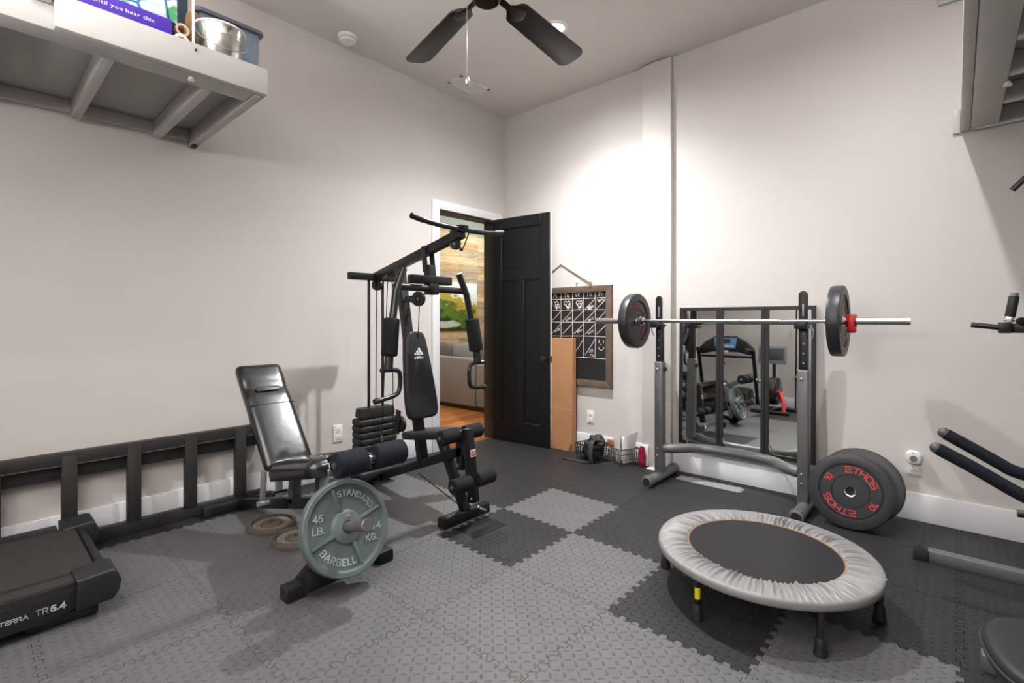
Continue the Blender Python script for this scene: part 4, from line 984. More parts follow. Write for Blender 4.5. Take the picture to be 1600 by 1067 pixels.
# rusty plates on the floor
def floor_plate(c, r, lab):
    o = thing('weight_plate', lab, 'weight plate', c, 'rusty plates on the floor')
    b = MB(); b.lathe([(0.015, 0.0), (r, 0.0), (r+.001, 0.004), (r+.001, 0.026), (r-.002, 0.030), (r*.86, 0.030), (r*.82, 0.018), (r*.46, 0.016), (r*.42, 0.026), (r*.38, 0.028), (0.015, 0.028)], c, (0, 0, 1), 64, True); d = part('disc', b, M['rust'], o)
    b = MB(); b.lathe([(r*.80, 0.0182), (r*.80, 0.0190), (r*.48, 0.0172), (r*.48, 0.0165)], c, (0, 0, 1), 64, True); part('worn_web', b, M['rustl'], d, 'pale worn inner face')
floor_plate((0.548, -2.410, FL), 0.116, 'small rusty plate on the floor nearer the left wall')
floor_plate((0.806, -2.395, FL), 0.116, 'small rusty plate on the floor partly hidden behind the green plate')

# ================================================================== HOME GYM
GYc = -1.66
o = thing('home_gym', 'black multi station home gym with weight stack and lat bar', 'home gym', (0.75, GYc, FL))
Y = GYc
b = MB(); b.beam((0.24, Y, FL+.03), (0.48, Y, 0.085), 0.05, 0.05); b.beam((0.44, Y, 0.085), (1.265, Y, 0.405), 0.05, 0.05); part('main_beam', b, M['blackm'], o)
b = MB(); b.box(0.20, 0.25, Y-.23, Y+.23, FL, FL+.05, 0.005); part('rear_stabiliser', b, M['blackm'], o)
b = MB(); b.box(1.205, 1.262, Y-.170, Y+.170, FL, FL+.055, 0.006); part('front_stabiliser', b, M['blackm'], o)
b = MB(); b.beam((0.868, Y, 0.235), (0.628, Y, 1.44), 0.052, 0.052, (1, 0, 0)); part('tower_upright', b, M['blackm'], o)
b = MB(); b.beam((0.365, Y, 1.396), (1.19, Y, 1.583), 0.045, 0.052); b.frame_box((1.175, Y, 1.585), (1, 0, .22), (0, 1, 0), (-.22, 0, 1), 0.07, 0.058, 0.058, 0.006); bo = part('lat_boom', b, M['blackm'], o)
b = MB(); b.beam((0.372, Y-.205, 1.392), (0.372, Y+.165, 1.392), 0.042, 0.046); part('rear_crossbar', b, M['blackm'], o)
for y in (Y-.048, Y+.058):
    b = MB(); b.cyl((0.35, y, FL+.03), (0.35, y, 1.375), 0.0095, 16); part('guide_rod', b, M['blackm2'], o)
# weight stack
ZS = [0.130+k*.0415 for k in range(8)]
for k, z in enumerate(ZS):
    b = MB(); b.prism(rrect(0.135, 0.285, 0.030), (0.345, Y+.002, z), (1, 0, 0), (0, 1, 0), (0, 0, 1), 0.0405, 0.013, 3)
    b.box(0.4125-.002, 0.4165, Y-.016, Y+.020, z+.008, z+.032, 0.004); part('stack_plate', b, M['stackp'], o)
b = MB(); b.prism([(-.048, 0), (.048, 0), (.052, .02), (.040, .062), (-.040, .062), (-.052, .02)], (0.345, Y-.118, 0.467), (1, 0, 0), (0, 0, 1), (0, 1, 0), 0.245, 0.008, 3); part('top_weight', b, M['stackp'], o)
b = MB(); b.box(0.27, 0.42, Y-.15, Y+.15, 0.068, 0.128, 0.02, 3); part('stack_base', b, M['rubberd'], o)
b = MB(); b.cyl((0.395, Y+.005, 0.08), (0.395, Y+.005, 0.44), 0.006); part('selector_rod', b, M['steel'], o)
# cables
b = MB()
b.tube([(0.35, Y+.006, 0.53), (0.36, Y+.006, 1.33)], 0.003, 6)
b.tube([(0.44, Y-.005, 0.36), (0.50, Y-.002, 1.40)], 0.003, 6)
b.tube([(0.560, Y, 0.19), (0.545, Y, 1.41)], 0.003, 6)
b.tube([(0.815, Y+.012, 1.22), (0.775, Y+.012, 0.60)], 0.003, 6)
b.tube([(0.69, Y-.02, 0.44), (0.69, Y-.02, 0.17)], 0.0028, 6)
b.tube([(0.84, Y-.01, 0.185), (1.22, Y-.02, 0.088)], 0.0032, 6)
part('cable', b, M['blackm2'], o)
b = MB()
for (x, z) in ((0.44, 0.33), (0.445, 0.245)):
    ring = [(x, Y-.006+.008*math.cos(t), z+.016*math.sin(t)) for t in [2*PI*i/14 for i in range(14)]]; b.tube(ring, 0.0022, 6, closed=True)
b.tube([(0.44, Y-.006, 0.35), (0.44, Y-.006, 0.42)], 0.0025, 6)
part('snap_hook', b, M['steel'], o)
# pulleys
def pulley(c, n, r, par=o):
    n = V(*n).normalized()
    b = MB(); b.lathe([(0, -0.010), (r*.5, -0.010), (r*.9, -0.009), (r, -0.011), (r, -0.008), (r*.86, 0), (r, 0.008), (r, 0.011), (r*.9, 0.009), (r*.5, 0.010), (0, 0.010)], c, n, 32); pw = part('pulley', b, M['blackp'], par)
    b = MB(); b.cyl(V(*c)-n*.016, V(*c)+n*.016, r*.22, 12); part('pulley_bolt', b, M['greym2'], pw)
pulley((0.805, Y+.012, 1.238), (.25, -1, 0), 0.045); pulley((0.365, Y+.006, 1.345), (.3, -1, 0), 0.038); pulley((1.155, Y, 1.535), (.2, -1, 0), 0.032); pulley((0.545, Y, 1.42), (0, 1, 0), 0.036); pulley((0.66, Y-.02, 0.46), (0, 1, 0), 0.05)
b = MB()
for dy in (-.024, .024): b.beam((0.70, Y+.012+dy, 1.235), (0.815, Y+.012+dy, 1.240), 0.004, 0.04)
b.box(0.355, 0.378, Y-.02, Y+.03, 1.33, 1.40, 0.004); b.beam((0.645, Y-.035, 0.40), (0.665, Y-.035, 0.55), 0.006, 0.05, (1, 0, 0)); part('pulley_bracket', b, M['blackm'], o)
# press hanger + butterfly arms
b = MB()
for dy in (-.029, .029): b.beam((0.905, Y+dy, 1.545), (0.925, Y+dy, 1.395), 0.006, 0.042, (1, 0, 0), 0.001)
b.beam((0.925, Y, 1.43), (0.945, Y, 1.272), 0.052, 0.052, (1, 0, 0)); b.frame_box((0.945, Y, 1.288), (1, 0, 0), (0, 1, 0), (0, 0, 1), 0.066, 0.066, 0.062, 0.006); part('press_hanger', b, M['blackm'], o)
b = MB(); b.box(0.915, 0.965, Y-.152, Y+.145, 1.318, 1.368, 0.005); part('press_crossbeam', b, M['blackm'], o)
b = MB(); b.cyl((0.95, Y-.262, 1.295), (0.95, Y+.262, 1.288), 0.0195, 20); part('press_tube', b, M['blackm2'], o)
for s_ in (-1, 1):
    yy = lambda d: Y+s_*d
    top, mid, low = V(0.955, yy(.205), 1.395), V(0.965, yy(.262), 1.265), V(0.985, yy(.315), 1.02)
    b = MB(); b.tube([top, mid, low+V(0.003, s_*.012, -0.10)], 0.0205, 18); am = part('butterfly_arm', b, M['blackm2'], o)
    b = MB(); b.roll(V(0.975, yy(.297), 1.118), V(0.990, yy(.322), 0.915), 0.044, 0.010); part('arm_pad', b, M['foam'], am)
    b = MB(); b.cyl((0.990, yy(.322), 0.92), (0.993, yy(.330), 0.845), 0.024, 16); part('arm_socket', b, M['blackp'], am)
    h0 = V(0.993, yy(.330), 0.842)
    q = smooth_path([h0+V(0.02, s_*.035, 0), h0+V(0.0, s_*.0, 0), h0+V(0.0, -.055, -.004), h0+V(0.0, -.075, -.03), h0+V(0.0, -.072, -.13), h0+V(0.0, -.050, -.155), h0+V(0, .065, -.160)], 2) if s_ > 0 else smooth_path([h0+V(0.0, -.045, 0.0), h0+V(0, .02, 0), h0+V(0, .060, -.004), h0+V(0, .078, -.03), h0+V(0, .075, -.11), h0+V(0, .05, -.142), h0+V(0, -.085, -.160)], 2)
    b = MB(); b.tube(q, 0.0125, 14); hd = part('handle', b, M['blackm2'], am)
    b = MB(); b.tube([q[-1]*0.35+q[-4]*0.65, q[-1]], 0.0155, 14); part('handle_grip', b, M['rubberd'], hd)
# lat bar
lp = smooth_path([(1.215, Y-.345, 1.632), (1.215, Y-.22, 1.612), (1.215, Y, 1.606), (1.215, Y+.20, 1.612), (1.215, Y+.325, 1.632)], 3)
b = MB(); b.tube(lp, 0.0135, 16)
lb = part('lat_bar', b, M['blackm2'], o)
for q_ in (lp[:9], lp[-9:]):
    b = MB(); b.tube(q_, 0.0155, 16); part('bar_grip', b, M['rubberd'], lb)
b = MB(); b.box(1.195, 1.235, Y-.03, Y+.03, 1.612, 1.632, 0.004); b.tube(smooth_path([(1.215, Y+.05, 1.60), (1.21, Y+.035, 1.56), (1.20, Y+.025, 1.52), (1.185, Y+.018, 1.50)], 2), 0.004, 8); b.sphere((1.185, Y+.018, 1.505), 0.012, sub=2); part('lat_hanger', b, M['blackm2'], lb)
# seat, backrest, posts
def outline_pad(ws, L):   # symmetrical outline from (t, halfwidth) list
    r_ = [(hw, t*L) for t, hw in ws]; return r_+[(-a, t) for a, t in reversed(r_)]
bt, bbm = V(0.742, Y, 1.035), V(0.840, Y, 0.515); bu = (bbm-bt).normalized(); bnn = V(-bu.z, 0, bu.x); bnn = bnn if bnn.x > 0 else -bnn
po = outline_pad([(0.0, 0.028), (0.01, 0.050), (0.04, 0.066), (0.10, 0.076), (0.30, 0.090), (0.60, 0.106), (0.80, 0.112), (0.92, 0.110), (0.97, 0.100), (0.995, 0.082), (1.0, 0.060)], (bbm-bt).length)
b = MB(); b.prism(po, bt-bnn*0.0, (0, 1, 0), bu, bnn, 0.052, 0.018, 4); bk = part('backrest', b, M['vinyl'], o, sharp=50)
# three slanted bars + word on the backrest
lc = bt+bu*0.150+bnn*0.0525
b = MB(); rv = V(0, 1, 0); uv = -bu
for k, hgt in enumerate((0.016, 0.031, 0.047)):
    x = -0.028+k*0.0235; w_ = 0.0185
    b.prism([(x, 0), (x+w_, 0), (x+w_-hgt*.58, hgt), (x-(hgt-.009)*.58, hgt-.009)], lc, rv, uv, bnn, 0.0008)
b.place(text_line('adidas', 0.0170, 0.0008, 0.030, 0.06, 1.0), lc-uv*0.014, rv, uv, bnn); part('logo', b, M['silver'], bk)
b = MB(); b.beam((0.775, Y, 0.90), (0.795, Y, 0.62), 0.09, 0.012, (1, 0, 0)); part('backrest_plate', b, M['blackm'], o)
so = outline_pad([(0, .075), (.02, .09), (.1, .102), (.5, .108), (.85, .100), (.97, .085), (1, .07)], 0.36)
su = V(1, 0, 0.16).normalized(); sn2 = V(-su.z, 0, su.x)
b = MB(); b.prism(so, V(0.775, Y, 0.392), (0, 1, 0), su, sn2, 0.045, 0.014, 3); part('seat', b, M['vinyl'], o, sharp=50)
b = MB(); b.beam((1.035, Y, 0.425), (1.240, Y, FL+.05), 0.048, 0.044, (1, 0, 0)); b.beam((0.835, Y, 0.39), (0.862, Y, 0.225), 0.046, 0.046, (1, 0, 0)); part('seat_strut', b, M['blackm'], o)
# front leg station
b = MB(); b.beam((1.255, Y, 0.515), (1.305, Y, 0.125), 0.046, 0.048, (1, 0, 0)); part('leg_lever', b, M['blackm'], o)
b = MB(); b.beam((1.205, Y, 0.50), (1.215, Y, 0.285), 0.05, 0.046, (1, 0, 0)); part('front_post', b, M['blackm'], o)
b = MB(); b.frame_box((1.2975, Y+.003, 0.388), (-.126, 0, 1), (0, 1, 0), (1, 0, .126), 0.038, 0.038, 0.0008); wl = part('warning_label', b, M['ivory'], o, 'small white and red label')
b = MB()
for k in range(3): b.frame_box((1.2995+.0014*0, Y+.003, 0.398-k*.0105), (-.126, 0, 1), (0, 1, 0), (1, 0, .126), 0.0065, 0.034, 0.0012)
part('label_stripes', b, mat('red print', (176, 70, 58), 0.6), wl)
for (x, z) in ((1.200, 0.478), (1.300, 0.238)):
    b = MB(); b.cyl((x, Y-.155, z), (x, Y+.16, z), 0.011); part('roller_bar', b, M['steel'], o)
    for y0, y1 in ((Y-.147, Y-.026), (Y+.026, Y+.147)):
        b = MB(); b.roll((x, y0, z), (x, y1, z), 0.041, 0.008); part('foam_roller', b, M['foam'], o)
b = MB(); b.cyl((1.20, Y-.03, 0.478), (1.20, Y-.036, 0.478), 0.012); b.cyl((1.21, Y-.025, 0.31), (1.21, Y-.036, 0.31), 0.009); b.sphere((1.325, Y+.012, 0.10), 0.012, sub=2); b.tube([(1.325, Y+.01, 0.10), (1.345, Y+.035, 0.085), (1.34, Y+.055, 0.075)], 0.006, 8); b.sphere((1.31, Y-.02, 0.150), 0.008, sub=2); part('bolt', b, M['steel'], o)

# ================================================================== CHALKBOARD, CARDBOARD, BASKETS
BX0, BX1, BZ0, BZ1 = 0.150, 1.186, 0.560, 1.394
o = thing('chalkboard', 'weekly planner chalkboard in a dark wood frame hung on the back wall', 'chalkboard', ((BX0+BX1)/2, 0, BZ0))
b = MB(); b.box(BX0+.02, BX1-.02, -0.018, -0.004, BZ0+.02, BZ1-.02); sl = part('slate', b, M['slate'], o)
fw_ = 0.052
b = MB()
for pl_ in ([(BX0, BZ0), (BX1, BZ0), (BX1-fw_, BZ0+fw_), (BX0+fw_, BZ0+fw_)], [(BX0, BZ1), (BX0+fw_, BZ1-fw_), (BX1-fw_, BZ1-fw_), (BX1, BZ1)], [(BX0, BZ0), (BX0+fw_, BZ0+fw_), (BX0+fw_, BZ1-fw_), (BX0, BZ1)], [(BX1, BZ0), (BX1, BZ1), (BX1-fw_, BZ1-fw_), (BX1-fw_, BZ0+fw_)]):
    b.prism(pl_, (0, -0.002, 0), (1, 0, 0), (0, 0, 1), (0, -1, 0), 0.030, 0.003, 2)
part('wood_frame', b, M['wood'], o)
FY = -0.0188
def stroke(b, pts, r=0.0024):
    p = [(x, FY+random.uniform(-.0002, .0002), z) for x, z in pts]; b.tube(p, [r*random.uniform(.75, 1.1) for _ in p], 6, flat=0.35)
cols = [0.335, 0.450, 0.565, 0.680, 0.801, 0.915, 1.028]; rows = [1.292, 1.197, 1.095, 0.974, 0.796]
b = MB()
for x in cols: stroke(b, [(x+random.uniform(-.002, .002), z) for z in (1.345, 1.2, 1.05, 0.90, 0.795)])
for z in rows: stroke(b, [(x, z+random.uniform(-.003, .003)) for x in (0.21, 0.45, 0.68, 0.90, 1.132)])
part('grid_lines', b, M['chalk'], sl)
b = MB()
def chalk_text(s, x, z, h, rot=0.0): b.place(text_line(s, h, 0.0006, -0.012, 0.12, rot=rot), (x, FY+.0004, z), (1, 0, 0), (0, 0, 1), (0, -1, 0))
for s_, x in (('M', 0.615), ('Tu', 0.738), ('W', 0.853), ('Th', 0.968), ('Fr', 1.082)): chalk_text(s_, x, 1.324, 0.036)
cx_ = [0.627, 0.745, 0.862, 0.975, 1.085]; rz_ = [1.245, 1.146, 1.035, 0.885]
def heart(x, z, k):
    stroke(b, [(x+k*16*math.sin(t)**3/17, z+k*(13*math.cos(t)-5*math.cos(2*t)-2*math.cos(3*t)-math.cos(4*t))/17) for t in [2*PI*i/24 for i in range(25)]], 0.003)
for i in range(3): heart(cx_[i]+random.uniform(-.01, .01), 1.250, 0.034); heart(cx_[i]+.012, 1.236, 0.022)
def scribble(x, z, w_, rot=0.5, n=16, amp=0.012):
    pts = []
    for i in range(n):
        t = i/(n-1)-.5; a = t*w_; c_ = amp*math.sin(i*2.3)+random.uniform(-.003, .003); pts.append((x+a*math.cos(rot)-c_*math.sin(rot), z+a*math.sin(rot)+c_*math.cos(rot)))
    stroke(b, pts, 0.0022)
for i, x in enumerate(cx_):
    for j, z in enumerate(rz_):
        if j == 0 and i < 3:
            scribble(x+.02, z-.028, 0.05, 0.25); continue
        if (i, j) == (4, 3): continue
        hh_ = 0.044 if j < 3 else 0.07
        stroke(b, [(x-.048, z-hh_), (x-.015, z-hh_*.35), (x+.02, z+hh_*.3), (x+.050, z+hh_*.95)], 0.0024)
for x, z in ((0.975, 1.222), (0.99, 1.214), (1.085, 1.272), (0.758, 1.118), (0.985, 1.117), (0.64, 1.02), (0.873, 1.018), (0.985, 1.01), (1.10, 1.115)): scribble(x, z, 0.06, 0.45)
chalk_text('20', 0.985, 0.858, 0.030); chalk_text('Min', 1.000, 0.818, 0.022, R(-8))
scribble(1.085, 1.272, 0.08, 0.0)
for dx in (-.020, .022): stroke(b, [(1.085+dx, 0.948), (1.085+dx, 0.922)], 0.003)
stroke(b, [(1.083, 0.915), (1.083, 0.905)], 0.003)
stroke(b, [(1.060, 0.888), (1.068, 0.870), (1.084, 0.862), (1.102, 0.868), (1.112, 0.888)], 0.003)
part('chalk_writing', b, M['chalk'], sl)
b = MB()
for dx in (0, 0.0055): b.tube([(0.345, -0.010, 1.402+dx), (0.668, -0.004, 1.590+dx), (0.992, -0.010, 1.402+dx)], 0.0022, 6)
part('hanging_cord', b, M['rope'], o)
b = MB(); b.box(0.982, 1.000, -0.036, -0.018, 1.378, 1.412, 0.003); b.cyl((0.991, -.03, 1.415), (0.991, -.03, 1.428), 0.006); part('cord_clip', b, M['brass'], o)
b = MB(); b.cyl((0.668, 0, 1.5925), (0.668, -0.022, 1.5945), 0.003, 10); solo('nail', b, M['steel'], 'small nail in the wall holding the chalkboard cord', 'nail', (0.668, 0, 1.59))
b = MB(); b.box(0.825, 0.849, -0.006, 0, 1.425, 1.468, 0.003); b.tube([(0.837, -.006, 1.432), (0.837, -.018, 1.428), (0.837, -.020, 1.440)], 0.004, 8); solo('adhesive_hook', b, M['white'], 'white adhesive hook on the wall above the chalkboard', 'hook', (0.837, 0, 1.44))
o = thing('cardboard_box', 'flattened brown cardboard box standing between door and chalkboard', 'box', (0.775, -0.10, FL))
b = MB(); b.box(0.640, 0.868, -0.118, -0.062, FL, 0.957, 0.002, 1); cb = part('carton', b, M['cardb'], o)
b = MB(); b.prism([(0.835, FL), (0.866, FL), (0.866, 0.075), (0.852, 0.082), (0.846, 0.050), (0.832, 0.040)], (0, -0.1182, 0), (1, 0, 0), (0, 0, 1), (0, -1, 0), 0.001); part('torn_corner', b, M['wood'], cb, 'torn dark lower corner')
b = MB(); b.box(0.642, 0.866, -0.1188, -0.1182, 0.36, 0.363); part('crease', b, M['cardt'], cb)

def wire_basket(c, rot, lx, ly, h, m, nx, ny, nz, lab, taper=0.012, r=0.0025):
    o = thing('wire_basket', lab, 'basket', c); cr, sr_ = math.cos(rot), math.sin(rot)
    P = lambda x, y, z: V(c[0]+x*cr-y*sr_, c[1]+x*sr_+y*cr, c[2]+z)
    b = MB()
    for z, k, rr in [(h, 0, r*1.8)]+[(h*i/nz+r, 1, r) for i in range(nz)]:
        d = taper*(1-z/h); ring = [P(sx*(lx/2-d), sy*(ly/2-d), z) for sx, sy in ((-1, -1), (1, -1), (1, 1), (-1, 1))]; b.tube(ring, rr, 8, closed=True)
    for i in range(nx+1):
        x = -lx/2+lx*i/nx
        for sy in (-1, 1): b.tube([P(x*.95, sy*(ly/2-taper), r), P(x, sy*ly/2, h)], r, 6)
        b.tube([P(x*.95, -ly/2+taper, r), P(x*.95, ly/2-taper, r)], r, 6)
    for i in range(ny+1):
        y = -ly/2+ly*i/ny
        for sx in (-1, 1): b.tube([P(sx*(lx/2-taper), y*.95, r), P(sx*lx/2, y, h)], r, 6)
    part('wire_frame', b, m, o); return o, P
wb, P1_ = wire_basket((1.115, -0.185, FL), R(-12), 0.215, 0.180, 0.125, M['wireb'], 9, 7, 3, 'black wire basket holding a black bag on the floor by the back wall')
def lumpy(c, sx, sy, sz, seed, amp=0.35, sub=4, flat=None):
    bm = bmesh.new(); bmesh.ops.create_icosphere(bm, subdivisions=sub, radius=1)
    for q in bm.verts:
        n_ = q.co.normalized(); f = 1+amp*mnoise.noise(n_*1.7+V(seed, 0, 0))+amp*.5*mnoise.noise(n_*4.1+V(0, seed, 0))
        p = n_*f; p = V(math.copysign(abs(p.x)**.75, p.x), math.copysign(abs(p.y)**.75, p.y), p.z); q.co = V(c[0]+p.x*sx, c[1]+p.y*sy, max(c[2]+p.z*sz, flat if flat is not None else -9))
    return MB().addbm(bm)
o = thing('black_bag', 'crumpled black nylon bag with a hanging webbing strap stuffed in the black basket', 'bag', (1.12, -0.185, FL+.01))
b = lumpy((1.115, -0.185, 0.095), 0.083, 0.066, 0.075, 3.1, 0.30, 4, FL+.008)
b2 = lumpy((1.150, -0.185, 0.160), 0.070, 0.052, 0.045, 8.4, 0.4, 4); b.add(b2.v, b2.f); part('body', b, M['bag'], o, sharp=80)
b = MB(); q = smooth_path([(1.165, -0.24, 0.185), (1.165, -0.280, 0.178), (1.170, -0.305, 0.14), (1.172, -0.315, 0.08), (1.172, -0.305, 0.03), (1.165, -0.285, 0.018)], 3)
for p, q2 in zip(q[:-1], q[1:]): b.beam(p, q2, 0.036, 0.006, (0, -1, 0.4), 0, 0.003)
part('strap', b, M['webb'], o)
b = MB(); q = smooth_path([(0.93, -0.335, FL+.005), (1.00, -0.325, FL+.006), (1.10, -0.318, FL+.005), (1.16, -0.300, FL+.010)], 2)
for p, q2 in zip(q[:-1], q[1:]): b.beam(p, q2, 0.022, 0.006, (0, 0, 1), 0, 0.003)
part('loose_strap', b, M['webb'], o)
wb2, P2_ = wire_basket((1.352, -0.125, FL), R(66), 0.175, 0.135, 0.125, M['wire'], 10, 7, 3, 'silver wire basket full of papers beside the pilaster')
def sheetp(pts, th, m, lab, nm='paper'):
    b = MB(); p = [V(*q) for q in pts]; n = (p[1]-p[0]).cross(p[2]-p[0]).normalized()*th
    k = 8; g = []
    for side in (0, 1):
        for i in range(k+1):
            for j in range(k+1):
                s_, t = i/k, j/k; q = (p[0]*(1-s_)+p[1]*s_)*(1-t)+(p[3]*(1-s_)+p[2]*s_)*t
                g.append(q+n*(side+1.6*mnoise.noise(q*14)))
    f = []; K = k+1; o_ = K*K
    for i in range(k):
        for j in range(k): a = i*K+j; f += [(a, a+1, a+K+1, a+K), (o_+a, o_+a+K, o_+a+K+1, o_+a+1)]
    for i in range(k):
        for j in (0, k): a = i*K+j; f.append((a, a+K, o_+a+K, o_+a))
        for j in (0, k): a = j*K+i; f.append((a, a+1, o_+a+1, o_+a))
    b.add(g, f); return solo(nm, b, m, lab, 'paper', tuple(p[0]), 'papers in the silver basket', sharp=80)
sheetp([(1.318, -0.163, 0.03), (1.362, -0.188, 0.03), (1.345, -0.190, 0.222), (1.270, -0.150, 0.200)], 0.004, M['paper'], 'white folded paper at the front of the silver basket')
sheetp([(1.372, -0.182, 0.03), (1.402, -0.085, 0.03), (1.432, -0.060, 0.262), (1.360, -0.168, 0.228)], 0.004, M['paper'], 'tallest white paper, rising to the right in the silver basket')
sheetp([(1.335, -0.140, 0.03), (1.385, -0.095, 0.03), (1.380, -0.075, 0.236), (1.305, -0.115, 0.212)], 0.004, mat('grey newsprint', (176, 178, 180), 0.8), 'grey newsprint sheet behind the white papers in the silver basket')
b = lumpy((1.318, -0.085, 0.060), 0.028, 0.040, 0.042, 5.7, 0.35, 4, FL+.01); solo('plastic_bag', b, mat('pale plastic bag', (206, 204, 202), 0.35), 'crumpled pale plastic bag low in the silver basket', 'bag', (1.345, -0.125, FL+.01), sharp=80)
b = lumpy((1.262, -0.175, 0.165), 0.030, 0.012, 0.030, 2.2, 0.4, 3); solo('crumpled_wrapper', b, mat('rust brown wrapper', (150, 84, 52), 0.6), 'rust brown wrapper poking out between the two wire baskets', 'wrapper', (1.262, -0.175, 0.14), sharp=80)
b = lumpy((1.490, -0.100, 0.085), 0.026, 0.028, 0.075, 6.3, 0.25, 4, FL+.0005); solo('crimson_pouch', b, M['crim'], 'crimson fabric pouch standing between silver basket and pilaster', 'pouch', (1.49, -0.10, FL), sharp=80)
b = MB(); b.box(1.468, 1.520, -0.066, -0.047, FL, 0.165, 0.003); solo('white_panel_offcut', b, M['trim'], 'upright white trim offcut leaning at the pilaster foot behind the pouch', 'trim offcut', (1.49, -0.05, FL))
o = thing('door_stop', 'small white plastic floor plate with a peg at the pilaster foot', 'floor plate', (1.63, -0.10, FL))
b = MB(); b.box(1.545, 1.690, -0.145, -0.055, FL, FL+.010, 0.003); part('plate', b, M['whitefl'], o)
b = MB(); b.lathe([(0, .030), (.008, .028), (.012, .012), (.016, .0), (0, 0)], (1.585, -0.085, FL+.010), (0, 0, 1), 18); part('peg', b, M['whitefl'], o)

# ================================================================== MIRRORS
ML = R(1.2)
mu, mw = V(0, math.sin(ML), math.cos(ML)), V(0, -math.cos(ML), math.sin(ML))
for k, lab in enumerate(('black framed wall mirror nearest the pilaster, leftmost of three', 'black framed wall mirror in the middle of the row of three', 'black framed wall mirror on the right, behind the right rack upright')):
    x0 = 1.747+k*0.286; x1 = x0+0.285; xc = (x0+x1)/2; H = 0.972
    o0 = V(xc, -0.034, 0.226)
    o = thing('wall_mirror', lab, 'mirror', tuple(o0), 'black framed mirrors')
    P = lambda x, z, n: V(xc+x, 0, 0)+V(0, o0.y, o0.z)+mu*z+mw*n
    b = MB(); fwid = 0.024; hw = 0.1425
    for a0, a1, c0, c1 in ((-hw, hw, 0, fwid), (-hw, hw, H-fwid, H), (-hw, -hw+fwid, fwid, H-fwid), (hw-fwid, hw, fwid, H-fwid)):
        b.frame_box(P((a0+a1)/2, (c0+c1)/2, 0), (1, 0, 0), mu, mw, a1-a0, c1-c0, 0.018, 0.0015, 1)
    part('frame', b, M['frame'], o)
    b = MB(); b.frame_box(P(0, H/2, 0), (1, 0, 0), mu, mw, 2*hw-fwid*1.6, H-fwid*1.6, 0.004); part('mirror_glass', b, M['mirror'], o, smooth=False)
    b = MB(); b.frame_box(P(0, H/2, -0.006), (1, 0, 0), mu, mw, 2*hw-.006, H-.006, 0.004); part('backing_board', b, M['frame'], o)
    b = MB(); b.tube([P(-hw+.028, 0.075, 0.011), P(-hw+.10, -0.030, 0.030), P(-hw+.028, -0.02, 0.012)], 0.0022, 6); b.frame_box(P(-hw+.028, 0.072, 0.010), (1, 0, 0), mu, mw, 0.008, 0.014, 0.005); part('support_clip', b, M['steel'], o)

